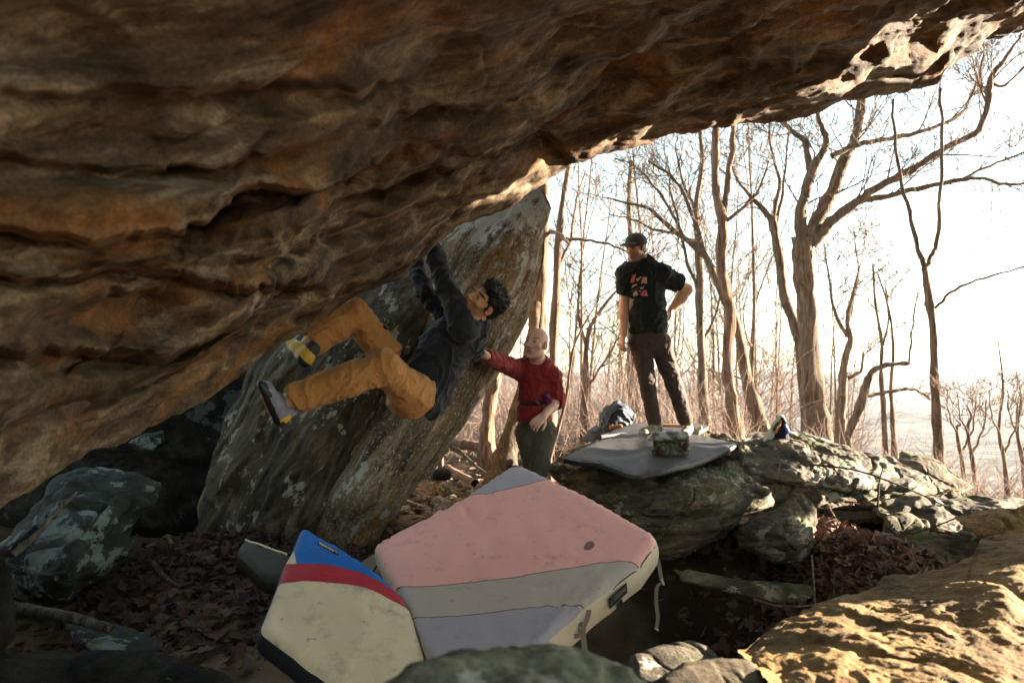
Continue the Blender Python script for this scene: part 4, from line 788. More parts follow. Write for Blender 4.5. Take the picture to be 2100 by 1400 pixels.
# ------------------------------------------------------------ bodies: one field, one skin
class Field:
    def __init__(s, lo, hi, step, fine=()):
        s.ax = []
        for k in range(3):
            x = lo[k]; xs = [x]
            while x < hi[k]:
                st = step
                for (a, b, fs) in fine:
                    if a[k] - .01 <= x <= b[k]: st = min(st, fs)
                x += st; xs.append(x)
            s.ax.append(np.array(xs))
        s.f = np.full([len(a) for a in s.ax], .08, np.float32)
    def _sub(s, lo, hi):
        sl = []
        for k in range(3):
            a = np.searchsorted(s.ax[k], lo[k]); b = np.searchsorted(s.ax[k], hi[k]); sl.append(slice(max(a - 1, 0), min(b + 1, len(s.ax[k]))))
        g = np.stack(np.meshgrid(*[s.ax[k][sl[k]] for k in range(3)], indexing='ij'), -1).astype(np.float32); return tuple(sl), g
    def _mix(s, sl, d, k, op):
        o = s.f[sl]
        if op == '+':
            h = np.clip(.5 + .5 * (o - d) / k, 0, 1); s.f[sl] = o * (1 - h) + d * h - k * h * (1 - h)
        else:
            h = np.clip(.5 - .5 * (o + d) / k, 0, 1); s.f[sl] = o * (1 - h) - d * h + k * h * (1 - h)
    def cap(s, a, b, ra, rb=None, k=.02, op='+', sq=None):
        """round cone; sq = (direction, factor) squashes it along a direction"""
        a = np.array(a, float); b = np.array(b, float); rb = ra if rb is None else rb; m = max(ra, rb) * (1.5 if sq else 1) + k + .012
        sl, g = s._sub(np.minimum(a, b) - m, np.maximum(a, b) + m)
        if g.size == 0: return s
        ba = b - a; h = np.clip(((g - a) @ ba) / max(ba @ ba, 1e-9), 0, 1); q = g - (a + h[..., None] * ba)
        if sq:
            n = np.array(sq[0], float); n /= np.linalg.norm(n); q = q + ((q @ n) * (1 / sq[1] - 1))[..., None] * n
        d = np.linalg.norm(q, axis=-1) - (ra + (rb - ra) * h)
        if sq and sq[1] < 1: d = d * min(1, sq[1] + .25)
        s._mix(sl, d.astype(np.float32), k, op); return s
    def ell(s, c, r, rot=None, k=.02, op='+'):
        c = np.array(c, float); r = np.array(r, float); rot = np.eye(3) if rot is None else np.array(rot); m = r.max() + k + .012
        sl, g = s._sub(c - m, c + m)
        if g.size == 0: return s
        q = (g - c) @ rot.T / r; n = np.linalg.norm(q, axis=-1); d = n * (n - 1) / np.maximum(np.linalg.norm(q / r, axis=-1), 1e-6)
        s._mix(sl, d.astype(np.float32), k, op); return s
    def path(s, pts, rs, k=.02, op='+', sq=None):
        for i in range(len(pts) - 1): s.cap(pts[i], pts[i + 1], rs[i], rs[i + 1], k, op, sq)
        return s
    def cutl(s, p, n, r):
        """remove what lies beyond the plane, near the point only"""
        p = np.array(p, float); n = np.array(n, float); n /= np.linalg.norm(n); sl, g = s._sub(p - r, p + r); q = g - p
        d = q @ n; s.f[sl] = np.where((q ** 2).sum(-1) < r * r, np.maximum(s.f[sl], d), s.f[sl]).astype(np.float32); return s
    def cut(s, p, n):
        """remove what lies beyond the plane"""
        n = np.array(n, float); n /= np.linalg.norm(n); X, Y, Z = np.meshgrid(*s.ax, indexing='ij', sparse=True); d = (X - p[0]) * n[0] + (Y - p[1]) * n[1] + (Z - p[2]) * n[2]
        s.f = np.maximum(s.f, d.astype(np.float32)); return s
    def mesh(s):
        f = s.f; ins = f < 0; nx, ny, nz = f.shape; cs = np.zeros((nx - 1, ny - 1, nz - 1), np.int8)
        for a in (0, 1):
            for b in (0, 1):
                for c in (0, 1): cs += ins[a:nx - 1 + a, b:ny - 1 + b, c:nz - 1 + c]
        act = (cs > 0) & (cs < 8); idx_ = -np.ones(act.shape, np.int32); I = np.argwhere(act); idx_[act] = np.arange(len(I))
        acc = np.zeros((len(I), 3)); cnt = np.zeros(len(I)); co = [np.stack([s.ax[0][I[:, 0] + a], s.ax[1][I[:, 1] + b], s.ax[2][I[:, 2] + c]], -1) for a, b, c in [(x >> 2 & 1, x >> 1 & 1, x & 1) for x in range(8)]]
        va = [f[I[:, 0] + (x >> 2 & 1), I[:, 1] + (x >> 1 & 1), I[:, 2] + (x & 1)].astype(float) for x in range(8)]
        for x in range(8):
            for bit in (4, 2, 1):
                if not x & bit:
                    y = x | bit; m = (va[x] < 0) != (va[y] < 0); t = np.where(m, va[x] / np.where(m, va[x] - va[y], 1), 0); p = co[x] + (co[y] - co[x]) * t[:, None]; acc[m] += p[m]; cnt[m] += 1
        v = acc / cnt[:, None]; F_ = []
        for ax in range(3):
            o = [(0, 0, 0)] * 4; e1, e2 = [(1, 2), (2, 0), (0, 1)][ax]; sl0 = [slice(1, -1)] * 3; sl0[ax] = slice(0, -1); sl1 = list(sl0); sl1[ax] = slice(1, None)
            A = ins[tuple(sl0)]; B = ins[tuple(sl1)]; ch = A != B; J = np.argwhere(ch); fl = A[ch]
            for k in range(3):
                if k != ax: J[:, k] += 1
            q = []
            for da, db in ((0, 0), (1, 0), (1, 1), (0, 1)):
                c = J.copy(); c[:, e1] -= da; c[:, e2] -= db; q.append(idx_[c[:, 0], c[:, 1], c[:, 2]])
            q = np.stack(q, -1); q[~fl] = q[~fl][:, ::-1]; F_.append(q)
        q = np.concatenate(F_); q = q[(q >= 0).all(1)]; return v, q
def smooth_v(v, f, n=2, lam=.5):
    e = np.concatenate([f[:, [0, 1]], f[:, [1, 2]], f[:, [2, 3]], f[:, [3, 0]]]); e = np.concatenate([e, e[:, ::-1]]); c = np.bincount(e[:, 0], minlength=len(v))[:, None]
    for _ in range(n):
        a = np.stack([np.bincount(e[:, 0], v[e[:, 1], k], len(v)) for k in range(3)], -1) / np.maximum(c, 1); v = v + (a - v) * lam
    return v
def orient(face, up):
    """head frame rows: right of the person, forward (face), up"""
    f = np.array(face, float); f /= np.linalg.norm(f); u = np.array(up, float); u = u - f * u.dot(f); u /= np.linalg.norm(u); return np.stack([np.cross(f, u), f, u])
class Head:
    def __init__(s, c, face, up, sc_=1.0): s.c = np.array(c, float); s.R = orient(face, up); s.k = sc_
    def w(s, p): return s.c + (np.array(p, float) * s.k) @ s.R
    def loc(s, v): return ((v - s.c) @ s.R.T) / s.k
    def E(s, F, c, r, k=.012, op='+', tilt=None): F.ell(s.w(c), np.array(r) * s.k, s.R, k * s.k, op)
    def C(s, F, a, b, ra, rb=None, k=.008, op='+'): F.cap(s.w(a), s.w(b), ra * s.k, (rb or ra) * s.k, k * s.k, op)
    def build(s, F, mouth_open=0.0, beard=0):
        E, C = s.E, s.C
        E(F, (0, -.014, .036), (.075, .096, .086)); E(F, (0, .024, -.012), (.064, .072, .088), .02); E(F, (0, .026, -.066), (.052, .056, .044), .02)
        E(F, (0, .066, -.098), (.024, .020, .017), .015); C(F, (.046, .0, -.058), (.022, .062, -.092), .016, .014, .015); C(F, (-.046, .0, -.058), (-.022, .062, -.092), .016, .014, .015)
        C(F, (-.034, .080, .036), (0, .090, .034), .010, .012, .01); C(F, (.034, .080, .036), (0, .090, .034), .010, .012, .01)
        for x in (-1, 1):
            E(F, (x * .044, .060, -.012), (.022, .024, .020), .014); E(F, (x * .031, .102, .012), (.017, .020, .011), .012, '-')
            E(F, (x * .031, .076, .012), (.0145, .014, .0125), .003)
            C(F, (x * .018, .085, .016), (x * .044, .078, .016), .0055, .005, .005)
            C(F, (x * .012, .100, -.030), (x * .008, .104, -.027), .0085, .008, .006)
            E(F, (x * .080, -.006, .000), (.010, .022, .033), .006); E(F, (x * .088, .002, .002), (.007, .010, .016), .005, '-')
        C(F, (0, .090, .024), (0, .116, -.020), .0085, .0115, .01); E(F, (0, .112, -.024), (.012, .012, .010), .008)
        C(F, (-.020, .083, -.054), (0, .095, -.052), .0065, .0085, .006); C(F, (.020, .083, -.054), (0, .095, -.052), .0065, .0085, .006)
        C(F, (-.016, .084, -.066 - mouth_open), (0, .093, -.067 - mouth_open), .007, .009, .006); C(F, (.016, .084, -.066 - mouth_open), (0, .093, -.067 - mouth_open), .007, .009, .006)
        C(F, (-.019, .094, -.0595 - mouth_open * .5), (.019, .094, -.0595 - mouth_open * .5), .0025 + mouth_open * .8, None, .003, '-')
    def paint(s, v, skin, lip, brow, stub=0.0, bald=True, cheek=(.5, .2, .13), stubc=(.12, .08, .06)):
        """skin colours of a head: lips, brows, lashes, stubble"""
        q = s.loc(v); c = np.tile(np.array(skin, float), (len(v), 1)); c = c * (1 + .10 * fbm(v * 30, 3, 3)[:, None]); near = np.linalg.norm(q, axis=1) < .2
        def put(m, col): c[:] = c * (1 - m[:, None]) + np.array(col) * m[:, None]
        fw = sstep(.03, .06, q[:, 1]) * near
        ck = np.exp(-(((np.abs(q[:, 0]) - .045) / .02) ** 2 + ((q[:, 2] + .02) / .02) ** 2)) * fw; put(ck * .35, cheek)
        put(np.exp(-((q[:, 0] / .016) ** 2 + ((q[:, 2] + .022) / .014) ** 2)) * fw * .3, cheek)
        put(np.exp(-(((np.abs(q[:, 0]) - .080) / .014) ** 2 + (q[:, 2] / .03) ** 2)) * near * .5, cheek)
        lp = sstep(1.25, .8, (q[:, 0] / .023) ** 2 + ((q[:, 2] + .060) / .0135) ** 2) * sstep(.07, .08, q[:, 1]) * near; put(lp, lip)
        put(np.exp(-(q[:, 0] / .02) ** 6 - ((q[:, 2] + .0595) / .0028) ** 2) * fw * .8, (.05, .015, .012))
        for x in (-1, 1):
            xx = q[:, 0] * x; by = .038 + .006 * np.sin(np.clip((xx - .012) / .04, 0, 1) * math.pi)
            put(sstep(1.2, .7, ((xx - .033) / .022) ** 2 + ((q[:, 2] - by) / .0055) ** 2) * fw, brow)
            put(sstep(1.3, .7, ((xx - .031) / .0155) ** 2 + ((q[:, 2] - .0185) / .0028) ** 2) * fw * .6, (.06, .03, .02))
            put(sstep(1.2, .9, ((xx - .031) / .012) ** 2 + ((q[:, 2] - .012) / .005) ** 2) * fw, (.55, .5, .46)); put(sstep(1.2, .8, ((xx - .031) / .0062) ** 2 + ((q[:, 2] - .0125) / .006) ** 2) * fw, (.02, .012, .01))
        if stub:
            jl = sstep(-.012, -.045, q[:, 2] + .25 * np.maximum(0, .05 - q[:, 1]) * 0 - .35 * np.abs(q[:, 0]) * (q[:, 1] < .05)) * sstep(-.01, .02, q[:, 1]) * sstep(.2, .15, np.linalg.norm(q, axis=1)); jl = jl * (1 - lp) * near
            put(jl * stub * (.75 + .5 * fbm(v * 160, 2, 4)).clip(.3, 1), stubc)
        return c.clip(0, 1)
def hand(F, w_, d, palm, side, curl=.5, spread=.12, k=.005, L=1.0, thumb=.8):
    """palm, four unequal bent fingers and a thumb; d = towards the fingers, palm = out of the palm, side = towards the thumb"""
    w_ = np.array(w_, float); d = np.array(d, float); d /= np.linalg.norm(d); n = np.array(palm, float); n = n - d * n.dot(d); n /= np.linalg.norm(n); t = np.cross(d, n) if side > 0 else np.cross(n, d)
    kn = [w_ + d * .088 * L + t * x * L for x in (.030, .010, -.010, -.029)]
    for x, kk in zip((.022, .008, -.008, -.022), kn): F.cap(w_ + d * .012 + t * x * .8 * L, kk, .016 * L, .0115 * L, .012, sq=(n, .85))
    for i, (kk, ln) in enumerate(zip(kn, (.072, .082, .077, .060))):
        a = curl * (1 + .12 * i); dd_ = d + t * spread * (1.2 - i * .8); dd_ /= np.linalg.norm(dd_); p = kk; ang = a * .45
        for seg, (fr, r0, r1) in enumerate(((.45, .0095, .0088), (.30, .0088, .0080), (.25, .0080, .0068))):
            v = dd_ * math.cos(ang) + n * math.sin(ang); q = p + v * ln * fr * L; F.cap(p, q, r0 * L, r1 * L, .003); p = q; ang += a * .9
    p = w_ + d * .022 * L + t * .022 * L; v = d * .62 + t * .70 + n * .35; v /= np.linalg.norm(v); q = p + v * .040 * L; F.cap(p, q, .0150 * L, .0115 * L, .008)
    v2 = d * (.85 if thumb > .5 else .6) + t * .28 + n * .42 * thumb; v2 /= np.linalg.norm(v2); q2 = q + v2 * .030 * L; F.cap(q, q2, .0108 * L, .0098 * L, .003); F.cap(q2, q2 + (v2 * .9 + n * .1 * thumb - t * .12) * .024 * L, .0098 * L, .0078 * L, .003)
skinm = M('skin', .5, .4); skinm.color(skinm.attr()); skinm.b.inputs['Subsurface Weight'].default_value = .12; skinm.b.inputs['Subsurface Radius'].default_value = (.012, .004, .002); skinm.b.inputs['Subsurface Scale'].default_value = .5
skinm.nrm(skinm.bump(skinm.noise(220, 3), .15, .001)); skinm = skinm.m
def fabric(name, col, rough=.85, var=.15, col2=None, attr=False):
    m = M(name, rough, .2); m.b.inputs['Sheen Weight'].default_value = .08
    base = m.attr() if attr else (m.mix(m.noise(3.2, 4), col, col2 or tuple(x * (1 - var * 2) for x in col)))
    m.color(m.mix(.35, base, m.ramp(m.noise(90, 3, .6), [(.3, .6), (.7, 1.25)]), 'MULTIPLY')); m.nrm(m.bump(m.noise(300, 2), .25, .0012, m.bump(m.noise(22, 4, .5, None, 1.5), .55, .012))); return m.m
def folds_disp(v, n, amp, along, freq=1.0, seed=0, k=5.0):
    """cloth folds: ridges running across the direction of pull"""
    fr = frame_from(along, (1, .2, .1) if abs(along[0]) < .9 else (0, 1, .1)); q = v @ fr.T
    w1 = fbm(q * np.array([4, 4, 2.2]) * freq, 2, seed); r1 = 1 - np.abs(perlin(q * np.array([9, 9, 4.0]) * freq + w1[:, None] * 1.3, seed + 2)) * 2.2
    r2 = 1 - np.abs(perlin(q * np.array([5, 5, 11.]) * freq + w1[:, None] * 1.5, seed + 5)) * 2.2
    r1 = np.clip(r1, 0, 1) ** 2.2; r2 = np.clip(r2, 0, 1) ** 2.2; r3 = np.clip(1 - np.abs(perlin(q * np.array([16, 16, 24.]) * freq + w1[:, None] * 2, seed + 8)) * 3, 0, 1) ** 2; return v + n * (amp * (.9 * r1 + .8 * r2 + .35 * r3 + .7 * w1 - .2))[:, None]
def garment(name, F, mt, parent, amp=.006, along=(0, 0, 1), freq=1.0, seed=0, sm=2, fine=True, colf=None, warp=None):
    v, f = F.mesh(); v = smooth_v(v, f, sm); n = vnormals(v, f)
    v = folds_disp(v, n, amp, along, freq, seed)
    if warp is not None: v = warp(v, n)
    return mesh_obj(name, v, f, mt, parent, cols=colf(v) if colf else None)
def body_mesh(F, parent, paint, name='body'):
    v, f = F.mesh(); v = smooth_v(v, f, 1, .35); return mesh_obj(name, v, f, skinm, parent, cols=paint(v))
def bounds(pts, m): a = np.array([np.array(p, float) for p in pts]); return a.min(0) - m, a.max(0) + m
def hairm(name, c): m = M(name, .6, .3); m.color(m.mix(m.noise(60, 4, .6, m.mapping(scale=(1, 1, .25))), tuple(x * .5 for x in c), c)); m.nrm(m.bump(m.noise(120, 3, .6, m.mapping(scale=(1, 1, .2))), .5, .003)); return m.m
def shoe_field(heel, toe, upd, Lr=1.0, w=1.0):
    heel = np.array(heel, float); toe = np.array(toe, float); u = np.array(upd, float); d = toe - heel; L = np.linalg.norm(d); d /= L; u = u - d * u.dot(d); u /= np.linalg.norm(u)
    F = Field(*bounds([heel, toe, heel + u * .13], .09), .005)
    F.cap(heel + d * .03 + u * .035, heel + d * L * .45 + u * .04, .036 * w, .040 * w, .02); F.cap(heel + d * L * .45 + u * .035, heel + d * L * .8 + u * .026, .042 * w, .034 * w, .02, sq=(u, .85)); F.cap(heel + d * L * .8 + u * .026, heel + d * (L - .012) + u * .015, .034 * w, .018 * w, .02, sq=(u, .7))
    F.cap(heel + d * .045 + u * .05, heel + d * .055 + u * .095, .040 * w, .037 * w, .02); F.cut(heel, -u); return F, heel, d, u, L
# ------------------------------------------------------------ the climber
cl = empty('person', P(850, 800, 3.9), 'man climbing under the overhang in dark shirt and ochre trousers, hanging by both hands', 'person')
N_ = P(972, 662, 4.06); LS = P(952, 676, 3.88); RS = P(918, 652, 4.22); LE = P(917, 594, 3.98); LW = P(889, 515, 4.16); RE = P(872, 600, 4.24); RW = P(850, 532, 4.38)
LH = P(845, 808, 3.80); RH = P(835, 780, 4.02); LK = P(790, 753, 3.42); LA = P(596, 820, 3.28); RK = P(727, 644, 3.78); RA = P(634, 703, 3.62)
PEL = (LH + RH) / 2; CH = P(905, 712, 4.02); LFt = P(530, 800, 3.2); RFt = P(585, 706, 3.72)
hd = Head(P(994, 619, 3.98), (-.62, -.70, .36), (.88, -.18, .44))
fa, fb = hd.c - .17, hd.c + .17
F = Field(*bounds([N_, LS, RS, LW, RW, LH, LK, LA, RK, RA, hd.c, LFt, RFt, P(868, 470, 4.4)], .15), .0065, [(fa, fb, .0028)])
hd.build(F, .004)
F.cap(hd.w((0, -.018, -.06)), N_, .054, .06, .03); F.cap(N_, CH, .06, .07, .05); F.cap(CH, PEL, .07, .055, .06)
for S, E_, W_ in ((LS, LE, LW), (RS, RE, RW)): F.cap(N_, S, .055, .045, .04); F.cap(S, E_, .040, .034, .03); F.cap(E_, W_, .034, .026, .02)
hand(F, LW, P(872, 478, 4.24) - LW, (-.7, -.1, -.5), 1, 1.0); hand(F, RW, P(838, 500, 4.44) - RW, (-.6, -.1, -.6), -1, 1.0)
for H_, K_, A_ in ((LH, LK, LA), (RH, RK, RA)): F.cap(H_, K_, .055, .042, .04); F.cap(K_, K_ + (A_ - K_) * .35, .042, .046, .02); F.cap(K_ + (A_ - K_) * .35, A_, .046, .036, .02)
F.cap(LA, P(562, 840, 3.28), .036, .026, .02); F.cap(P(560, 842, 3.28), P(542, 812, 3.2), .024, .018, .02); F.cap(RA, P(612, 726, 3.62), .036, .026, .02); F.cap(P(612, 726, 3.62), P(592, 710, 3.7), .024, .018, .02)
body_mesh(F, cl, lambda v: hd.paint(v, (.56, .30, .17), (.42, .12, .10), (.02, .014, .012), .35, cheek=(.52, .22, .13)))
# hair: thick black, swept back
F = Field(hd.c - .17, hd.c + .17, .0045)
hd.E(F, (0, -.022, .047), (.083, .100, .084), .01); hd.E(F, (0, -.07, .0), (.07, .05, .075), .02); hd.E(F, (.0, .045, .108), (.062, .055, .03), .02)
hd.E(F, (0, .082, -.012), (.100, .075, .080), .012, '-'); hd.E(F, (0, .118, .05), (.070, .04, .045), .01, '-')
for x in (-1, 1): hd.E(F, (x * .09, .0, -.03), (.03, .04, .045), .006, '-')
for x in (-1, 1): hd.C(F, (x * .077, .022, .03), (x * .077, .018, -.005), .008, .006, .006)
v, f = F.mesh(); n = vnormals(v, f); q = hd.loc(v); v = v + n * (.010 * fbm(q * np.array([34, 26, 34]), 3, 5) + .008 * np.maximum(0, fbm(q * np.array([110, 25, 90]), 2, 9)))[:, None]
hr = mesh_obj('hair', v, f, hairm('black_hair', (.02, .018, .02)), cl)
# loose strands standing up from the hair
ac = Acc()
for k in range(1300):
    i = nrg.randint(len(v)); q_ = hd.loc(v[i:i + 1])[0]
    if q_[2] < .02 and q_[1] > -.05: continue
    d_ = n[i] * .8 + (np.array([nrg.normal() * .3, -.5, .5]) @ hd.R) * .6; d_ /= np.linalg.norm(d_); L_ = nrg.uniform(.010, .024); p0 = v[i] - d_ * .004
    vv, ff = tube_vf([p0, p0 + d_ * L_ * .6, p0 + d_ * L_ + np.array([nrg.normal(), nrg.normal(), nrg.normal()]) * .004], [.0016, .0012, .0003], 4); ac.add(vv, ff)
o_ = ac.obj('loose_hair', hr.data.materials[0], cl); tag(o_, kind='stuff')
# long-sleeved dark shirt
F = Field(*bounds([N_, LS, RS, LW, RW, LH, P(985, 735, 4.1), P(880, 845, 3.9)], .14), .006)
F.cap(P(965, 672, 4.06), P(915, 715, 4.03), .095, .132, .05); F.cap(P(930, 692, 4.05), P(868, 790, 3.95), .134, .118, .06); F.cap(P(868, 790, 3.95), P(866, 812, 3.92), .118, .118, .03)
F.cap(P(905, 770, 3.98), P(892, 835, 3.95), .085, .05, .04); F.cap(P(960, 690, 4.12), P(975, 722, 4.2), .09, .055, .04)           # shirt hanging away from the back
for S, E_, W_, r in ((LS, LE, LW, 1.0), (RS, RE, RW, .9)): F.cap(N_, S, .072, .066, .04); F.cap(S, E_, .069 * r, .050 * r, .03); F.cap(E_, W_ + (W_ - E_) * .12, .050 * r, .044, .02)
F.cut(P(850, 836, 3.95), P(815, 868, 3.9) - P(880, 760, 3.95));
F.cap(hd.w((0, -.01, -.07)), N_ + (hd.c - N_) * .2, .062, .062, .008, '-'); F.ell(hd.w((0, .02, -.05)), (.085, .085, .075), hd.R, .01, '-')
shirtm = fabric('charcoal_cotton', (.020, .021, .025), var=.1)
pull = P(950, 680, 4.) - P(860, 830, 3.9)
sh = garment('shirt', F, shirtm, cl, .015, pull, .8, 4)
# ochre trousers
F = Field(*bounds([LH, RH, LK, LA, RK, RA, P(855, 850, 3.8)], .15), .006)
F.cap(LH, RH, .115, .105, .05); F.cap(PEL, P(862, 790, 3.92), .12, .115, .04); F.cap(LH, LK, .098, .072, .05); F.cap(LK, LK + (LA - LK) * .4, .076, .078, .03); F.cap(LK + (LA - LK) * .4, LA + (LK - LA) * .02, .078, .072, .03)
F.cap(RH, RK, .098, .072, .05); F.cap(RK, RK + (RA - RK) * .5, .074, .074, .03); F.cap(RK + (RA - RK) * .5, RA, .074, .068, .03); F.ell(P(838, 822, 3.86), (.11, .10, .09), None, .04)
F.cutl(LA + (LK - LA) * .04, LA - LK + np.array([0, .1, -.12]), .17); F.cutl(RA + (RK - RA) * .02, RA - RK + np.array([0, 0, .05]), .15); F.cutl(P(872, 780, 3.95), P(905, 712, 4.0) - P(845, 815, 3.93), .24)
F.cap(LA + (LA - LK) * .2, LA + (LK - LA) * .12, .056, .060, .006, '-'); F.cap(RA + (RA - RK) * .2, RA + (RK - RA) * .12, .052, .055, .006, '-')
trm = fabric('ochre_canvas', (.40, .185, .055), .8, .08, (.33, .15, .045))
tr = garment('trousers', F, trm, cl, .0115, (LA - LK), .95, 8)
ac = Acc() # side seam and knee seam
for pts in ([P(836, 780, 3.72), P(806, 790, 3.45), P(770, 802, 3.36), P(700, 812, 3.24), P(640, 835, 3.2)],): pass
# climbing shoes
gum = M('black_rubber', .45, .4).color((.02, .021, .024)).m; ylw = M('yellow_leather', .55, .4); ylw.color(ylw.mix(ylw.noise(30, 4), (.50, .27, .02), (.62, .40, .05))); ylw = ylw.m
grl = M('grey_leather', .5, .4); grl.color(grl.mix(grl.noise(18, 5), (.09, .10, .12), (.24, .25, .29))); grl = grl.m
def shoe(Fd, heel, d, u, L, up_m, parent, lab=None, rand=.020, extra=None, lo_=.0):
    v, f = Fd.mesh(); v = smooth_v(v, f, 1); q = v - heel; a = q @ d / L; h = q @ u; c = q[f].mean(1); ca = c @ d / L; ch_ = c @ u
    rub = (ch_ < rand + .012 * (ca > .75) + .018 * (ca < .12)); mi = np.where(rub, 1, 0)
    if extra is not None: mi = np.where(~rub & extra(ca, ch_), 2, mi)
    n = vnormals(v, f); vr = (h < rand); v = v + n * np.where(vr, .002, 0)[:, None]
    return v, f, mi
def shoe_obj(name, heel, toe, upd, mats, parent, rand=.02, extra=None, label=None, scale=1, nm2='strap'):
    Fd, h_, d, u, L = shoe_field(heel, toe, upd, w=scale); v, f, mi = shoe(Fd, h_, d, u, L, None, parent, rand=rand, extra=extra)
    root = mesh_obj(name, v, f[mi == 0], mats[0], parent)
    if label: root['label'] = label
    used = lambda fs: fs
    for k, nm in ((1, 'rubber_sole'), (2, nm2)):
        if (mi == k).any():
            fs = f[mi == k]; ids = np.unique(fs); rm = -np.ones(len(v), int); rm[ids] = np.arange(len(ids)); mesh_obj(nm, v[ids], rm[fs], mats[k], root)
    ids = np.unique(f[mi == 0]); rm = -np.ones(len(v), int); rm[ids] = np.arange(len(ids)); me = root.data; 
    return root, d, u
band = lambda a, h: ((a > .34) & (a < .44)) | ((a > .5) & (a < .58))
shoe_obj('climbing_shoe', P(563, 868, 3.30), P(528, 788, 3.14), P(600, 815, 3.3) - P(545, 830, 3.24), [grl, gum, ylw], cl, .026, lambda a, h: (a < .20) & (h < .08), 'grey leather climbing shoe on the free foot', 1.25, 'heel_panel')
shoe_obj('climbing_shoe', P(620, 752, 3.52), P(582, 702, 3.70), P(640, 690, 3.62) - P(600, 728, 3.6), [ylw, gum, M('dark_strap', .6).color((.03, .03, .03)).m], cl, .014, lambda a, h: (h > .085), 'yellow climbing shoe pressed on the rock', 1.15)
# ------------------------------------------------------------ the spotter in red
sp = empty('person', P(1100, 1150, 5.1), 'bald man in red long-sleeved hoodie spotting the climber with his right arm out', 'person')
N_ = P(1103, 745, 5.14); RS = P(1065, 758, 5.14); LS = P(1131, 772, 5.12); RE = P(1024, 742, 4.86); RW = P(993, 727, 4.60); LE = P(1141, 822, 5.18); LW = P(1114, 853, 4.97)
CH = P(1100, 790, 5.14); PEL = P(1098, 882, 5.14); RH = P(1080, 885, 5.14); LH = P(1117, 885, 5.12); RK = P(1096, 980, 5.1); LK = P(1101, 985, 5.0); RA = P(1088, 1120, 5.24); LA = P(1112, 1125, 5.14)
hd = Head(P(1099, 706, 5.05), (-.46, -.88, .08), (.10, -.10, 1), 1.0)
F = Field(*bounds([N_, RS, LS, RW, LE, LW, P(975, 720, 4.45), PEL, RA, LA, hd.c + np.array([0, 0, .05])], .14), .008, [(hd.c - .15, hd.c + .15, .0032), (P(1090, 875, 4.85) - .1, LW + .03, .0035)])
hd.build(F, 0)
F.cap(hd.w((0, -.02, -.06)), N_, .056, .062, .03); F.cap(N_, CH, .06, .075, .05); F.cap(CH, PEL, .08, .075, .06)
F.cap(N_, RS, .05, .045, .04); F.cap(RS, RE, .04, .036, .03); F.cap(RE, RW, .04, .028, .02); F.cap(N_, LS, .05, .045, .04); F.cap(LS, LE, .042, .040, .03); F.cap(LE, LE + (LW - LE) * .35, .042, .044, .02); F.cap(LE + (LW - LE) * .35, LW, .044, .028, .02)
hand(F, RW, P(972, 716, 4.42) - RW, (-.5, -.3, .9), 1, .25, .2); hand(F, LW, P(1093, 872, 4.86) - LW, (-.4, .3, -.8), 1, .75, .1)
for H_, K_, A_ in ((LH, LK, LA), (RH, RK, RA)): F.cap(H_, K_, .06, .045, .04); F.cap(K_, A_, .055, .036, .02)
body_mesh(F, sp, lambda v: hd.paint(v, (.54, .31, .23), (.36, .15, .13), (.10, .06, .045), .3, cheek=(.52, .22, .17), stubc=(.22, .15, .12)))
F = Field(*bounds([N_, RS, LS, RW, LE, LW, PEL], .16), .006)
F.cap(P(1098, 772, 5.14), P(1094, 830, 5.13), .124, .108, .05, sq=((0, 1, 0), .85)); F.cap(P(1094, 830, 5.13), P(1093, 872, 5.13), .108, .118, .05, sq=((0, 1, 0), .9))
F.cap(N_, RS, .075, .07, .04); F.cap(RS, RE, .070, .056, .03); F.cap(RE, RW + (RE - RW) * .18, .058, .042, .02); F.cap(N_, LS, .078, .072, .04); F.cap(LS, LE, .072, .062, .03); F.cap(LE, LE + (LW - LE) * .12, .060, .056, .02)
F.cap(RW + (RE - RW) * .1, RW + (RW - RE) * .5, .040, .040, .004, '-'); F.cut(P(1097, 862, 5.13), (0, .05, -1))
F.cap(LE + (LW - LE) * .16, LW, .05, .05, .006, '-'); F.cap(N_ - np.array([0, .01, -.01]), hd.w((0, 0, -.04)), .064, .07, .008, '-')
wst = lambda v, n: v - n * (.022 * np.exp(-((v[:, 2] - P(1097, 826, 5.13)[2]) / .018) ** 2) * (np.abs(v[:, 0] - P(1095, 0, 5.13)[0]) < .2))[:, None]
redm = fabric('red_hoodie_jersey', (.22, .017, .017), .8, .08)
garment('hoodie', F, redm, sp, .009, (0, 0, 1), 1.15, 14, warp=wst)
F = Field(N_ - .17, N_ + .17, .0045) # loose collar and hood folds
ring = [N_ + np.array([math.cos(a) * .078, math.sin(a) * .070, -.015 - .03 * math.sin(a + .4) * -1 + .012 * math.cos(a)]) for a in np.linspace(0, 2 * math.pi, 14)]
F.path(ring, [.019] * 14, .012); F.path([N_ + np.array([.05, .07, .02]), N_ + np.array([.0, .11, .0]), N_ + np.array([-.07, .08, -.01])], [.035, .045, .03], .02); F.path([N_ + np.array([.075, -.02, .0]), N_ + np.array([.05, .08, .03])], [.022, .03], .02)
garment('hood', F, redm, sp, .004, (1, 0, 0), 1.6, 17)
F = Field(*bounds([RH, LH, RK, LK, RA, LA], .15), .008)
F.cap(PEL - np.array([0, 0, -.06]), PEL, .104, .110, .04, sq=((0, 1, 0), .8)); F.cap(RH, RK, .086, .060, .03); F.cap(RK, RA, .062, .06, .02); F.cap(LH, LK, .088, .064, .03); F.cap(LK, LA, .064, .06, .02)
garment('trousers', F, fabric('olive_grey_trousers', (.085, .075, .052)), sp, .005, (0, 0, 1), 1.2, 19)
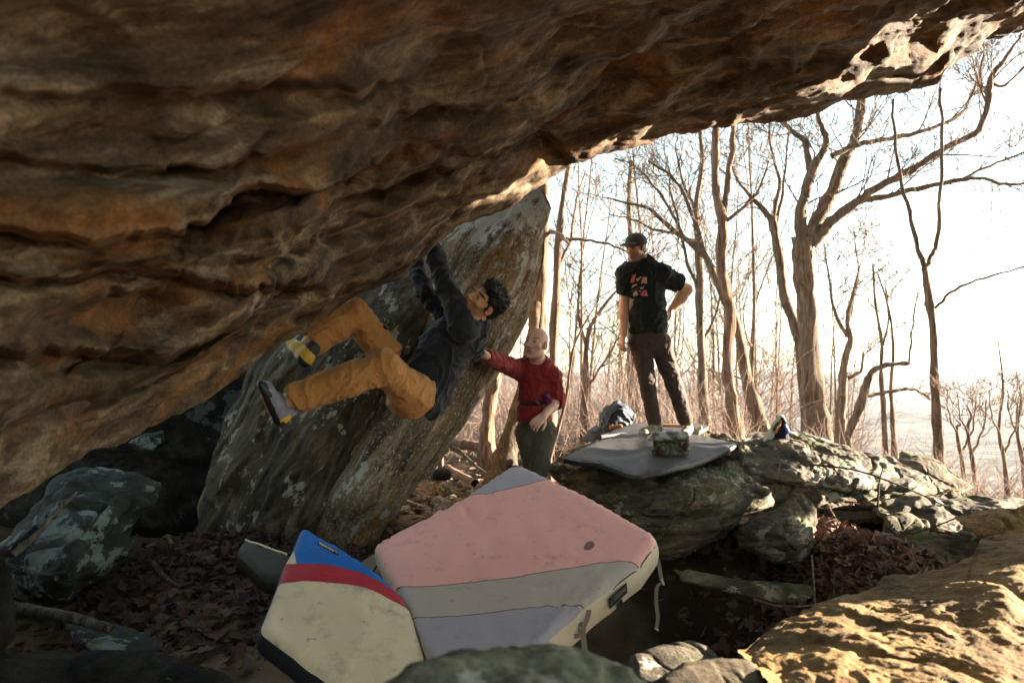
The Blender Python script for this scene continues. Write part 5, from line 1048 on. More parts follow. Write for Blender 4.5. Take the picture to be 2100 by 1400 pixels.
bz = P(1097, 826, 5.13)[2]; rg = [np.array([P(1097, 826, 5.13)[0] + -.01 + math.cos(a) * .104, P(1097, 826, 5.13)[1] + math.sin(a) * .094, bz + .006 * math.cos(a)]) for a in np.linspace(0, 2 * math.pi, 40)]
v, f = tube_vf(rg, .010, 6); v[:, 2] = bz + (v[:, 2] - bz) * 1.3; bl = mesh_obj('belt', v, f, blackn, sp)
ac = Acc(); v, f = tube_vf([P(1098, 823, 5.0), P(1106, 829, 5.0)], .013, 6); ac.add(v, f); ac.obj('buckle', M('black_buckle', .35, .5).color((.03, .035, .04)).m, bl)
F = Field(P(1124, 822, 5.05) - .12, P(1124, 822, 5.05) + .12, .006); F.ell(P(1123, 822, 5.04), (.032, .04, .032), None, .02); F.cap(P(1119, 812, 5.04), P(1124, 806, 5.05), .018, .014, .02); F.cap(P(1127, 820, 5.02), P(1118, 813, 5.02), .016, .014, .02)
cb = garment('bag', F, fabric('magenta_cloth', (.13, .012, .055)), None, .006, (0, 0, 1), 2.5, 23); cb.name = 'chalk_bag'; tag(cb, 'magenta chalk bag on the belt of the man in red', 'chalk bag')
for k, (h_, K_) in enumerate(((RA, 1), (LA, 2))):
    shoe_obj('shoe', h_ + np.array([.0, .06, -.085]), h_ + np.array([-.07, -.20, -.085]), (0, 0, 1), [M('brown_shoe', .7).color((.06, .045, .03)).m, gum], sp, .02)
# ------------------------------------------------------------ the man standing on the boulder
sm_ = empty('person', P(1350, 885, 6.1), 'man in black printed T-shirt and cap standing on the boulder, hand on his hip', 'person')
D = 6.1
N_ = P(1318, 540, D); RS = P(1286, 562, D + .02); LS = P(1357, 562, D - .02); RE = P(1280, 632, D + .05); RW = P(1279, 686, D - .05); LE = P(1409, 594, D + .12); LW = P(1376, 637, D + .12)
CH = P(1324, 600, D); PEL = P(1330, 690, D); RH = P(1312, 700, D); LH = P(1352, 700, D); RK = P(1327, 780, D - .08); LK = P(1380, 782, D - .02); RA = P(1342, 866, D + .03); LA = P(1406, 862, D + .05)
hd = Head(P(1304, 510, D - .02), (-.62, -.70, -.22), (-.06, -.14, 1), 1.0)
F = Field(*bounds([N_, RS, LS, RE, P(1275, 722, D), LE, LW, PEL, RA, LA, hd.c + np.array([0, 0, .05])], .14), .009, [(hd.c - .15, hd.c + .15, .0034), (P(1270, 725, D) - .04, RW + .04, .0045), (P(1362, 662, D + .12) - .04, LW + .03, .0045)])
hd.build(F, 0)
F.cap(hd.w((0, -.02, -.06)), N_, .056, .062, .03); F.cap(N_, CH, .06, .075, .05); F.cap(CH, PEL, .08, .075, .06)
F.cap(N_, RS, .06, .055, .04); F.cap(RS, RE, .05, .042, .03); F.cap(RE, RE + (RW - RE) * .3, .042, .043, .02); F.cap(RE + (RW - RE) * .3, RW, .043, .028, .02)
F.cap(N_, LS, .06, .06, .04); F.cap(LS, LE, .056, .047, .03); F.cap(LE, LE + (LW - LE) * .35, .050, .052, .02); F.cap(LE + (LW - LE) * .35, LW, .052, .034, .02)
hand(F, RW, P(1274, 716, D - .05) - RW, (.9, .2, .1), -1, .55, .1); hand(F, LW, P(1369, 666, D + .05) - LW, (-.9, -.3, 0), -1, .35, .15, thumb=.2)
for H_, K_, A_ in ((LH, LK, LA), (RH, RK, RA)): F.cap(H_, K_, .06, .045, .04); F.cap(K_, A_, .055, .036, .02)
body_mesh(F, sm_, lambda v: hd.paint(v, (.56, .30, .19), (.36, .15, .12), (.11, .065, .045), .7, cheek=(.5, .2, .13), stubc=(.10, .06, .04)))
F = Field(hd.c - .16, hd.c + .16, .0045)
hd.E(F, (0, -.02, .035), (.080, .100, .080), .01); hd.E(F, (0, -.05, -.02), (.072, .052, .05), .02); hd.E(F, (0, .09, .0), (.10, .075, .10), .01, '-')
for x in (-1, 1): hd.E(F, (x * .09, .0, -.02), (.025, .03, .04), .006, '-'); hd.C(F, (x * .074, .03, .03), (x * .075, .028, -.01), .007, .006, .006)
v, f = F.mesh(); mesh_obj('hair', v, f, hairm('brown_hair', (.05, .03, .018)), sm_)
F = Field(hd.c - .19, hd.c + .21, .0045)
hd.E(F, (0, -.012, .058), (.090, .112, .082), .01); F.cut(hd.w((0, 0, .036)), -(hd.R[2] + hd.R[1] * .12)); 
cap_ = garment('cap', F, fabric('grey_cap_cotton', (.075, .065, .06)), sm_, .002, (0, 0, 1), 1.5, 31)
F = Field(hd.c - .19, hd.c + .23, .004); hd.E(F, (0, .115, .045), (.075, .080, .022), .01); hd.E(F, (0, .115, .030), (.085, .10, .022), .006, '-'); F.cut(hd.w((0, .085, 0)), -hd.R[1])
garment('peak', F, cap_.data.materials[0], cap_, .0005, (0, 0, 1), 1, 33)
v, f = tube_vf([hd.w((math.cos(a) * .092, -.012 + math.sin(a) * .113, .040 - .012 * math.sin(a))) for a in np.linspace(0, 2 * math.pi, 40)], .006, 5); mesh_obj('cap_band', v, f, cap_.data.materials[0], cap_)
# T-shirt
F = Field(*bounds([N_, RS, LS, RE, LE, PEL], .17), .0065)
F.cap(P(1322, 572, D), P(1328, 640, D), .165, .150, .06, sq=((0, 1, 0), .78)); F.cap(P(1328, 640, D), P(1330, 680, D), .150, .165, .06, sq=((0, 1, 0), .78))
F.cap(N_, RS, .075, .085, .05); F.cap(RS, RS + (RE - RS) * .62, .088, .078, .04); F.cap(N_, LS, .075, .078, .05); F.cap(LS, LS + (LE - LS) * .60, .080, .080, .04)
F.cutl(RS + (RE - RS) * .62, RE - RS + np.array([-.05, 0, 0]), .14); F.cut(P(1330, 682, D), (0.02, 0, -1))
e_ = LE - LS; e_ /= np.linalg.norm(e_); pc = LS + (LE - LS) * .66
X, Y, Z = np.meshgrid(*F.ax, indexing='ij', sparse=True); dd_ = (X - pc[0]) * e_[0] + (Y - pc[1]) * e_[1] + (Z - pc[2]) * e_[2]; F.f = np.where((Z > P(1400, 640, D)[2]), np.maximum(F.f, dd_), F.f)
F.cap(RS + (RE - RS) * .5, RE, .056, .056, .006, '-'); F.cap(LS + (LE - LS) * .52, LE, .066, .066, .006, '-'); F.cap(N_ + np.array([0, -.01, .0]), hd.w((0, 0, -.02)), .068, .075, .008, '-')
tsm = fabric('black_tshirt_cotton', (.017, .02, .021), .9, .15); ts = garment('tshirt', F, tsm, sm_, .012, (0, 0, 1), .9, 35)
# chest print: flat shapes laid 2 mm proud of the cloth
tv = np.array([x.co[:] for x in ts.data.vertices])
def on_shirt(u, v_, off=.002):
    d = P(u, v_, 1.0); best = tv[(np.abs(tv[:, 0] / (tv[:, 1] + 1e-9) - d[0] / d[1]) < .0022) & (np.abs(tv[:, 2] / tv[:, 1] - d[2] / d[1]) < .0022)]
    y = best[:, 1].min() if len(best) else P(u, v_, D)[1] - .14
    return d / d[1] * (y - off) 
pc1 = M('print_peach', .8).color((.55, .33, .2)).m; pc2 = M('print_rose', .8).color((.45, .11, .14)).m; pc3 = M('print_dark', .8).color((.07, .06, .05)).m; pc4 = M('print_cream', .8).color((.5, .45, .35)).m
def shape(c, mt):
    c = [(1260 + x / 20, 550 + y / 20) for x, y in c]; cen = np.mean(c, 0); dense = []
    for i in range(len(c)):
        a, b = np.array(c[i]), np.array(c[(i + 1) % len(c)])
        for t in (0, .5): dense.append(a + (b - a) * t)
    v = [on_shirt(*p, .006) for p in dense] + [on_shirt(*cen, .008)]; k = len(dense); f = [(i, k, (i + 1) % k) for i in range(k)]
    mesh_obj('print', v, f, mt, ts, smooth=False)
shape([(620, 600), (740, 330), (720, 250), (790, 300), (880, 210), (850, 360), (820, 570)], pc2)
shape([(1080, 630), (1170, 360), (1330, 355), (1340, 630), (1220, 630), (1210, 530), (1160, 630)], pc1)
shape([(780, 1000), (910, 910), (985, 1090), (760, 1170)], pc1); shape([(1060, 1060), (1170, 900), (1320, 890), (1360, 1130), (1110, 1150)], pc2); shape([(1180, 1140), (1280, 1060), (1360, 1070), (1360, 1140)], pc1)
shape([(880, 430), (1020, 400), (1050, 340), (1130, 350), (1060, 430), (980, 520), (930, 530)], pc1); shape([(700, 810), (760, 700), (900, 650), (940, 690), (850, 700), (780, 740)], pc4)
shape([(1050, 760), (1150, 820), (1220, 730), (1190, 820), (1080, 870)], pc4); shape([(990, 880), (1040, 940), (1090, 930), (1060, 970), (1010, 960)], pc4); shape([(630, 960), (900, 830), (1210, 670), (1220, 700), (920, 880), (640, 990)], pc3)
# trousers
F = Field(*bounds([RH, LH, RK, LK, RA, LA], .16), .0075)
F.cap(PEL - np.array([0, 0, -.05]), PEL - np.array([0, 0, .03]), .135, .145, .04, sq=((0, 1, 0), .8)); F.cap(RH, RK, .095, .068, .03); F.cap(RK, RA, .068, .056, .02); F.cap(LH, LK, .098, .070, .03); F.cap(LK, LA, .070, .062, .02); F.cut(RA + np.array([0, 0, -.02]), (0, 0, -1))
garment('trousers', F, fabric('dark_brown_trousers', (.075, .05, .043), .8, .1), sm_, .007, (.15, 0, 1), 1.1, 37)
sg = M('grey_olive_shoe', .7); sg.color(sg.mix(sg.noise(30), (.16, .14, .11), (.3, .27, .22))); sg = sg.m; gs = M('lime_strap', .6).color((.35, .38, .10)).m
F_, *_r = shoe_field(RA, RA + np.array([.1, 0, 0]), (0, 0, 1)); sole = M('pale_sole', .6).color((.35, .32, .25)).m
shoe_obj('shoe', P(1356, 888, 6.14), P(1310, 890, 5.98), (0, 0, 1), [sg, sole, gs], sm_, .016, lambda a, h: (a > .3) & (a < .42) & (h > .03))
shoe_obj('shoe', P(1415, 889, 6.22), P(1398, 897, 5.95), (0, 0, 1), [sg, sole, gs], sm_, .016, lambda a, h: (a > .3) & (a < .42) & (h > .03))
# ------------------------------------------------------------ bags
m = M('camouflage_cloth', .6, .3); m.color(m.ramp(m.noise(11, 2, .5, None, 1.0), [(.38, (.03, .028, .02)), (.44, (.085, .08, .045)), (.52, (.14, .13, .085)), (.60, (.10, .06, .045)), (.66, (.05, .045, .035))], 'CONSTANT')); m.nrm(m.bump(m.noise(20, 4, .5, None, 1), .4, .01)); camo = m.m
m = M('clear_flap', .25, .5); m.color(m.mix(m.ramp(m.noise(14, 3), [(.45, 0.0), (.55, 1.0)]), (.34, .32, .28), (.09, .085, .065))); flapm = m.m; maroon = fabric('maroon_cloth', (.07, .022, .024)); orangem = M('orange_toggle', .5).color((.65, .22, .05)).m
F = Field(P(1374, 915, 5.12) - .25, P(1374, 915, 5.12) + .25, .006)
F.cap(P(1352, 925, 5.12), P(1398, 924, 5.12), .052, .05, .03, sq=((0, 1, 0), .9)); F.cap(P(1352, 905, 5.12), P(1400, 903, 5.12), .045, .045, .04); F.cut(P(1370, 938, 5.12), (0, 0, -1)); bg_ = empty('bag', P(1374, 938, 5.12), 'camouflage roll-top bag standing on the front black crash pad', 'bag')
garment('bag_body', F, camo, bg_, .008, (0, 0, 1), 1.8, 41)
F = Field(P(1370, 895, 5.12) - .22, P(1370, 895, 5.12) + .22, .006); F.path([P(1334, 900, 5.07), P(1345, 894, 5.09), P(1405, 893, 5.09)], [.014, .03, .03], .02, sq=((0, 1, 0), 1.4)); garment('top_flap', F, flapm, bg_, .005, (1, 0, 0), 1.6, 43)
for (u, v_, sd) in ((1350, 925, 45), (1404, 916, 46)):
    c_ = P(u, v_, 5.09); F = Field(c_ - .12, c_ + .12, .006); F.ell(c_, (.018, .034, .038), None, .02); garment('side_pocket', F, maroon, bg_, .005, (0, 0, 1), 2, sd)
F = Field(P(1406, 896, 5.07) - .05, P(1406, 896, 5.07) + .05, .004); F.ell(P(1406, 896, 5.07), (.018, .008, .014), None, .004); v, f = F.mesh(); mesh_obj('toggle', v, f, orangem, bg_)
# navy backpack behind the boulder
F = Field(P(1266, 865, 7.3) - .45, P(1266, 865, 7.3) + .45, .011); navy = fabric('navy_nylon', (.035, .05, .075), .5); F.path([P(1262, 900, 7.3), P(1262, 860, 7.3), P(1266, 846, 7.3)], [.20, .15, .11], .05); F.path([P(1245, 895, 7.2), P(1262, 850, 7.2), P(1275, 840, 7.2)], [.06, .07, .05], .04); F.cap(P(1285, 850, 7.3), P(1294, 856, 7.3), .04, .03, .03)
bk_ = empty('backpack', P(1262, 905, 7.3), 'dark navy backpack slumped behind the black crash pads', 'backpack'); garment('pack_body', F, navy, bk_, .022, (.6, 0, 1), .7, 47)
ribbon('strap', [P(1243, 872, 7.05), P(1252, 850, 7.1), P(1270, 838, 7.12), P(1288, 848, 7.1), P(1297, 858, 7.1)], .04, blackn, bk_, (.1, 1, .3))
F = Field(P(1218, 892, 7.2) - .3, P(1218, 892, 7.2) + .3, .012); F.path([P(1204, 898, 7.2), P(1222, 890, 7.2), P(1240, 888, 7.2)], [.04, .06, .05], .04); g_ = garment('jacket', F, fabric('grey_blue_nylon', (.12, .14, .2)), None, .02, (1, 0, 0), .8, 49); tag(g_, 'crumpled grey-blue jacket lying left of the navy backpack', 'jacket')
# small orange brush / sandal pieces on the rear pad
for (u, v_, dd_, c, lb_, nm, ct) in ((1265, 875, 6.6, (.45, .22, .10), 'small orange-brown pouch at the left of the rear black pad', 'pouch', 'pouch'),):
    F = Field(P(u, v_, dd_) - .14, P(u, v_, dd_) + .14, .006); F.cap(P(u - 11, v_ + 1, dd_), P(u + 8, v_ - 2, dd_), .022, .018, .02); g_ = garment(nm, F, fabric(nm + '_cloth', c), None, .004, (1, 0, 0), 2, 51); tag(g_, lb_, ct)
F = Field(P(1430, 882, 6.2) - .16, P(1430, 882, 6.2) + .16, .006); F.path([P(1418, 889, 6.2), P(1428, 884, 6.2), P(1436, 878, 6.2)], [.022, .028, .022], .02); F.ell(P(1430, 877, 6.2), (.018, .02, .016), None, .01, '-'); g_ = garment('shoe', F, sg, None, .003, (1, 0, 0), 2, 53); g_.name = 'loose_shoe'; tag(g_, 'loose grey shoe on the rear black pad right of the standing man', 'shoe')
v, f = tube_vf([P(1360, 872, 6.5), P(1400, 873, 6.5)], .016, 7); g_ = mesh_obj('brush', v, f, M('wood_brush', .6).color((.42, .22, .12)).m); tag(g_, 'brown wooden brush handle between the feet of the standing man', 'brush')
# white and navy bag with blue and red straps on the flat-topped boulder
wb = empty('bag', P(1598, 918, 5.9), 'small white and dark navy bag with blue and red straps on the flat-topped boulder', 'bag')
dk = fabric('navy_canvas', (.012, .015, .025)); wh = fabric('white_canvas', (.6, .58, .5), .8, .05)
def blob(name, pts, rs, mt, par, st=.005, amp=.003, k=.015, sq=None, sd=1):
    lo_, hi_ = bounds(pts, max(rs) * 1.5 + .03); F = Field(lo_, hi_, st); F.path(pts, rs, k, sq=sq); return garment(name, F, mt, par, amp, (0, 0, 1), 2, sd)
B = 5.82
blob('bag_body', [P(1600, 912, B), P(1603, 895, B), P(1608, 868, B)], [.085, .055, .022], dk, wb, amp=.005, sq=((0, 1, 0), .8)); blob('bag_bottom', [P(1578, 913, B), P(1612, 914, B)], [.018, .022], dk, wb)
blob('white_lining', [P(1574, 906, B + .03), P(1580, 892, B + .03), P(1592, 872, B + .03), P(1602, 857, B + .03)], [.035, .03, .036, .028], wh, wb, sd=3); blob('white_lining', [P(1570, 903, B), P(1571, 896, B)], [.022, .018], wh, wb, sd=4)
blob('orange_strap', [P(1590, 886, B - .03), P(1600, 866, B - .03)], [.013, .013], M('orange_webbing', .6).color((.5, .2, .07)).m, wb, .004, .001); blob('dark_strap', [P(1588, 880, B - .04), P(1596, 867, B - .04)], [.014, .014], M('brown_webbing', .6).color((.05, .045, .02)).m, wb, .004, .001)
blob('blue_strap', [P(1610, 872, B - .02), P(1614, 884, B - .02), P(1611, 893, B - .02)], [.012, .020, .012], M('blue_webbing', .5).color((.05, .12, .48)).m, wb, .004, .001); blob('red_strap', [P(1613, 897, B - .02), P(1616, 912, B - .02)], [.013, .018], M('red_webbing', .5).color((.5, .03, .05)).m, wb, .004, .001)
blob('black_buckle', [P(1605, 859, B - .03), P(1609, 864, B - .03)], [.018, .016], blackn, wb, .004, .001); blob('metal_clip', [P(1621, 907, B - .03), P(1623, 913, B - .03)], [.007, .007], steel, wb, .003, 0)
# things lying on the rubble path
b1 = empty('bag', P(877, 962, 7.6), 'black and white bag partly hidden by the leaning slab at the path', 'bag'); blob('bag_body', [P(865, 958, 7.6), P(886, 957, 7.6)], [.07, .06], dk, b1, .01, .008); blob('white_cloth', [P(872, 944, 7.65), P(883, 940, 7.65)], [.05, .03], wh, b1, .01, .006); blob('pale_strap', [P(868, 952, 7.5), P(882, 953, 7.5)], [.014, .014], tan, b1, .008, .001)
g_ = blob('pouch', [P(897, 973, 7.1), P(912, 972, 7.1)], [.055, .065], fabric('black_pouch_cloth', (.015, .015, .018)), None, .008, .008); tag(g_, 'black crumpled pouch lying on the rubble path', 'pouch')
g_ = blob('bottle', [P(913, 1027, 6.0), P(930, 1020, 6.0)], [.03, .03], M('white_plastic', .4).color((.75, .74, .62)).m, None, .006, .001); tag(g_, 'white object just behind the upper left edge of the pink pad', 'bottle')
# ------------------------------------------------------------ trees
def bark(name, a, b, c, sc_=1.0):
    m = M(name, .9, .15); s_ = m.mapping(scale=(9 * sc_, 9 * sc_, 1.1 * sc_)); n = m.noise(2.4, 7, .65, s_, .6)
    col = m.ramp(n, [(.34, a), (.5, b), (.66, c)]); m.color(m.mix(m.ramp(m.noise(1.4, 4), [(.5, 0.0), (.66, .6)]), col, tuple(x * .6 + .05 for x in b)))
    m.nrm(m.bump(n, .9, .03)); return m.m
bk1 = bark('grey_brown_bark', (.055, .04, .028), (.155, .11, .078), (.27, .20, .145)); bk2 = bark('reddish_bark', (.08, .045, .03), (.21, .13, .09), (.34, .22, .155)); bk3 = bark('dark_lichen_bark', (.02, .015, .01), (.075, .055, .038), (.17, .14, .10), 1.4)
twm = M('twig_bark', .85, .2); twm.color(twm.mix(twm.noise(2), (.10, .065, .045), (.24, .16, .115))); twm = twm.m
brm = M('brush_stems', .85, .2); brm.color(brm.mix(brm.noise(.9), (.17, .12, .10), (.36, .27, .23))); brm = brm.m
def wander(p, d, L, n, amp, r_, up=.12):
    px, py, pz = float(p[0]), float(p[1]), float(p[2]); dx, dy, dz = float(d[0]), float(d[1]), float(d[2]); m = math.sqrt(dx * dx + dy * dy + dz * dz) or 1; dx /= m; dy /= m; dz /= m
    pts = [(px, py, pz)]; st = L / n; g = r_.gauss
    for i in range(n):
        dx += g(0, amp); dy += g(0, amp); dz += g(0, amp) + up * .5; m = math.sqrt(dx * dx + dy * dy + dz * dz); dx /= m; dy /= m; dz /= m
        px += dx * st; py += dy * st; pz += dz * st; pts.append((px, py, pz))
    return pts
def twigs(ac, pts, rad, r_, dens, lmax, depth=2, rmin=.004, seg=4):
    """side shoots along a limb"""
    pts = [tuple(map(float, p)) for p in pts]; L = [0.0]
    for a, b in zip(pts, pts[1:]): L.append(L[-1] + math.dist(a, b))
    n = int(L[-1] * dens * r_.uniform(.8, 1.2) + r_.random())
    for k in range(n):
        s = r_.uniform(.12, 1) * L[-1]; i = 1
        while i < len(L) - 1 and L[i] < s: i += 1
        p = pts[i]; q = pts[i - 1]; t = [p[j] - q[j] for j in range(3)]; m = math.sqrt(sum(x * x for x in t)) or 1; t = [x / m for x in t]
        o = [r_.gauss(0, 1), r_.gauss(0, .7), r_.gauss(.35, .8)]; do = sum(x * y for x, y in zip(o, t)); o = [x - y * do for x, y in zip(o, t)]; m = math.sqrt(sum(x * x for x in o)) or 1
        a, b = r_.uniform(.5, 1.1), r_.uniform(.5, 1) / m; d = [x * a + y * b for x, y in zip(t, o)]
        l_ = lmax * r_.uniform(.35, 1); r0 = max(rmin, min(float(rad[min(i, len(rad) - 1)]) * .4, l_ * .012)); q = wander(p, d, l_, 5, .16, r_); rr = [r0 + (rmin * .45 - r0) * j / 5 for j in range(6)]; ac.strand(q, rr, seg)
        if depth > 1: twigs(ac, q, rr, r_, dens * 1.25, lmax * .5, depth - 1, rmin, 3)
def px_limb(pts, D, dz=0.0):
    """pixel polyline with a width in px per point"""
    n = len(pts); q = [(P(a[0], a[1], D + dz * i / max(n - 1, 1))) for i, a in enumerate(pts)]; c = catmull(q, 5); w_ = np.interp(np.linspace(0, 1, len(c)), np.linspace(0, 1, n), [a[2] * .86 / 1400 * (D + dz * i / max(n - 1, 1)) / 2 for i, a in enumerate(pts)]); return c, w_
def tree(name, D, limbs, mt, label, dens=1.6, lmax=1.1, seed=1, group=None, cat='tree', rmin=.005, depth=3, root=True):
    r_ = random.Random(seed); ps, w_ = px_limb(limbs[0][0], D, limbs[0][1])
    if root:
        g = gh(ps[0][0], ps[0][1])
        if ps[0][2] > g: ps = np.concatenate([[ [ps[0][0], ps[0][1], g - .15] ], ps]); w_ = np.concatenate([[w_[0] * 1.35], w_])
    e = empty(name, ps[0], label, cat, group); v, f = tube_vf(ps, w_ * (1 + .08 * np.sin(np.arange(len(w_)) * 1.7 + seed)), 16, .26, seed); mesh_obj('trunk', v, f, mt, e); ac = Acc()
    dens *= 2.6; rmin *= D / 9; twigs(ac, ps[len(ps) // 2:], w_[len(w_) // 2:], r_, dens * .5, lmax, depth, rmin)
    for pts, dz in limbs[1:]:
        c, r0 = px_limb(pts, D, dz); v, f = tube_vf(c + .009 * np.stack([np.sin(np.arange(len(c)) * 1.3 + seed), np.cos(np.arange(len(c)) * 1.9), np.sin(np.arange(len(c)) * 2.3)], -1) * (np.arange(len(c)) > 1)[:, None], r0, 9, .2, seed + 3); mesh_obj('branch', v, f, mt, e); twigs(ac, c, r0, r_, dens, lmax, depth, rmin)
    if ac.v or ac.st: tag(ac.obj('twigs', twm, e), kind='stuff')
    return e
tree('bare_tree', 12, [([(1675, 890, 66), (1668, 830, 54), (1660, 740, 50), (1654, 620, 46), (1650, 540, 44), (1652, 488, 48)], 0), ([(1650, 500, 34), (1640, 444, 26), (1650, 400, 24), (1661, 360, 22), (1694, 294, 15), (1684, 258, 11), (1672, 215, 8)], -.4), ([(1661, 350, 16), (1650, 290, 14), (1622, 268, 11), (1604, 240, 8)], .5),
     ([(1658, 492, 34), (1685, 432, 30), (1706, 396, 28), (1730, 330, 26), (1754, 282, 22), (1768, 200, 20)], .3), ([(1664, 500, 34), (1690, 470, 27), (1712, 448, 24), (1760, 412, 20), (1820, 372, 17), (1880, 342, 15), (1940, 302, 14), (2006, 267, 14), (2027, 204, 13), (2033, 160, 13), (2065, 115, 8), (2095, 70, 5)], -1.0),
     ([(1766, 411, 15), (1820, 402, 13), (1880, 387, 12), (1970, 369, 10), (2018, 366, 8), (2060, 378, 7), (2130, 375, 5)], -.6), ([(1706, 320, 14), (1760, 296, 13), (1820, 285, 11), (1898, 267, 10), (1970, 234, 8), (2000, 174, 6), (2018, 120, 4)], .6), ([(1970, 369, 7), (2030, 340, 6), (2110, 310, 5)], .2), ([(2033, 170, 8), (2060, 175, 6), (2110, 130, 4)], .1), ([(2027, 200, 8), (2010, 160, 6), (2020, 100, 4)], .1)], bk1,
     'largest grey-barked tree right of centre whose long limbs reach to the right edge', 1.7, 1.5, 1)
tree('bare_tree', 12.4, [([(1652, 860, 22), (1640, 700, 26), (1612, 620, 22), (1600, 540, 20), (1588, 470, 18), (1584, 444, 18)], 0), ([(1585, 448, 11), (1598, 372, 8), (1580, 300, 6), (1578, 240, 4)], .2), ([(1583, 450, 14), (1560, 424, 12), (1520, 380, 7), (1500, 340, 4)], .2), ([(1590, 470, 10), (1604, 400, 7), (1612, 330, 5), (1618, 260, 4)], .3)], bk1, 'slim tree leaning out from the left side of the largest tree', 1.8, 1.1, 2)
tree('bare_tree', 10.5, [([(1512, 895, 32), (1500, 820, 26), (1490, 760, 24), (1496, 650, 26), (1488, 590, 22), (1478, 540, 24), (1482, 460, 25), (1468, 390, 20), (1466, 300, 18), (1470, 250, 18)], 0), ([(1484, 450, 14), (1493, 360, 13), (1502, 300, 12), (1503, 240, 11)], .2), ([(1480, 460, 10), (1530, 420, 8), (1560, 380, 6), (1576, 330, 4)], -.3)], bk2, 'reddish twisted tree just right of the standing man', 1.4, .9, 3)
tree('bare_tree', 11.5, [([(1566, 890, 32), (1545, 820, 30), (1530, 770, 26), (1515, 680, 22), (1480, 600, 18), (1448, 528, 17), (1420, 500, 15), (1388, 478, 13), (1350, 445, 10), (1328, 426, 8), (1280, 415, 6), (1244, 405, 4)], 0), ([(1400, 486, 9), (1380, 440, 8), (1340, 380, 6), (1300, 340, 4), (1262, 325, 3)], .2), ([(1448, 528, 10), (1420, 440, 9), (1385, 370, 7), (1330, 330, 5)], -.2), ([(1388, 478, 8), (1340, 470, 6), (1300, 450, 4), (1250, 440, 3)], .1)], bk1, 'leaning tree whose crown spreads left above the man in the cap', 2.0, 1.2, 4)
tree('bare_tree', 13.5, [([(1447, 880, 26), (1440, 780, 20), (1436, 660, 18), (1434, 540, 17), (1428, 430, 15), (1440, 340, 12), (1436, 270, 9)], 0), ([(1436, 600, 9), (1410, 540, 8), (1395, 470, 6), (1372, 380, 5)], 0), ([(1430, 440, 8), (1400, 370, 6), (1385, 300, 4)], .2), ([(1440, 700, 8), (1470, 640, 6), (1480, 560, 5)], .2)], bk1, 'straight tree seen beside the elbow of the man in the cap', 1.8, 1.2, 5)
tree('bare_tree', 9.5, [([(1928, 970, 24), (1924, 900, 21), (1919, 810, 19), (1913, 680, 17), (1905, 610, 16), (1896, 548, 15)], 0), ([(1897, 552, 11), (1880, 500, 10), (1868, 450, 9), (1846, 360, 8), (1836, 290, 7), (1830, 205, 6)], 0), ([(1897, 552, 11), (1912, 520, 10), (1922, 490, 10), (1930, 370, 8), (1932, 260, 7), (1927, 182, 7)], .1), ([(1917, 632, 7), (1958, 594, 6), (2018, 570, 5), (2110, 545, 4)], -.2)], bk1, 'slender forked tree standing alone near the right edge', .7, .6, 6)
tree('bare_tree', 7.4, [([(1096, 980, 46), (1098, 880, 42), (1100, 760, 40), (1104, 640, 40), (1108, 500, 38), (1112, 400, 32), (1110, 330, 30)], 0), ([(1116, 470, 12), (1150, 482, 8), (1165, 500, 6)], -.2)], bk1, 'thick trunk directly behind the head of the man in red', .5, .5, 7, depth=2)
tree('bare_tree', 9.0, [([(1126, 930, 30), (1132, 800, 24), (1138, 640, 20), (1146, 500, 17), (1156, 400, 13), (1172, 310, 9)], 0), ([(1140, 560, 8), (1170, 490, 6), (1180, 420, 5), (1200, 350, 3)], .2), ([(1150, 490, 9), (1200, 492, 7), (1260, 505, 5), (1330, 540, 4), (1400, 580, 3)], -.3)], bk2, 'pinkish slim tree just right of the man in red', 1.4, .9, 8)
tree('bare_tree', 9.0, [([(1000, 975, 46), (1000, 900, 38), (1004, 840, 34), (1012, 760, 30), (1018, 660, 26), (1024, 500, 22)], 0)], bk2, 'reddish trunk between the leaning slab and the man in red', .3, .5, 9, depth=2)
tree('leaning_trunk', 6.6, [([(1020, 1010, 74), (1034, 950, 62), (1052, 880, 46), (1074, 790, 34), (1092, 700, 28), (1098, 620, 24)], .6)], bk3, 'dark lichen-spotted trunk leaning behind the legs of the man in red', .2, .3, 10, depth=1)
tree('bare_tree', 14, [([(1298, 885, 24), (1296, 800, 22), (1294, 700, 20), (1296, 560, 16), (1290, 420, 12), (1294, 330, 9)], 0)], bk2, 'straight trunk seen between the man in the cap and his hanging hand', 1.3, 1.0, 11)
tree('bare_tree', 11, [([(1196, 925, 20), (1198, 830, 16), (1204, 700, 12), (1222, 650, 9), (1270, 590, 6), (1300, 560, 4)], 0), ([(1204, 720, 8), (1186, 640, 6), (1190, 560, 4)], .1), ([(1200, 800, 7), (1240, 740, 5), (1270, 690, 4)], .1)], bk2, 'thin forked tree right of the man in red with twigs reaching to the black shirt', 2.0, 1.0, 12)
tree('sapling', 8.2, [([(1128, 940, 8), (1150, 860, 8), (1164, 800, 7), (1172, 730, 6), (1190, 680, 5), (1225, 620, 4)], 0)], bk1, 'thin curved sapling crossing right of the elbow of the man in red', 1.6, .7, 13)
tree('bare_tree', 15, [([(1724, 860, 26), (1728, 790, 18), (1732, 740, 16), (1745, 700, 16), (1738, 660, 12), (1750, 600, 7), (1765, 540, 4)], 0), ([(1738, 690, 10), (1712, 640, 7), (1700, 570, 5), (1690, 500, 3)], 0), ([(1730, 780, 10), (1765, 760, 7), (1770, 720, 5)], 0), ([(1735, 690, 8), (1745, 640, 6), (1760, 560, 4), (1750, 470, 3)], .2)], bk1, 'dark crooked tree just right of the largest trunk', 2.0, 1.2, 14)
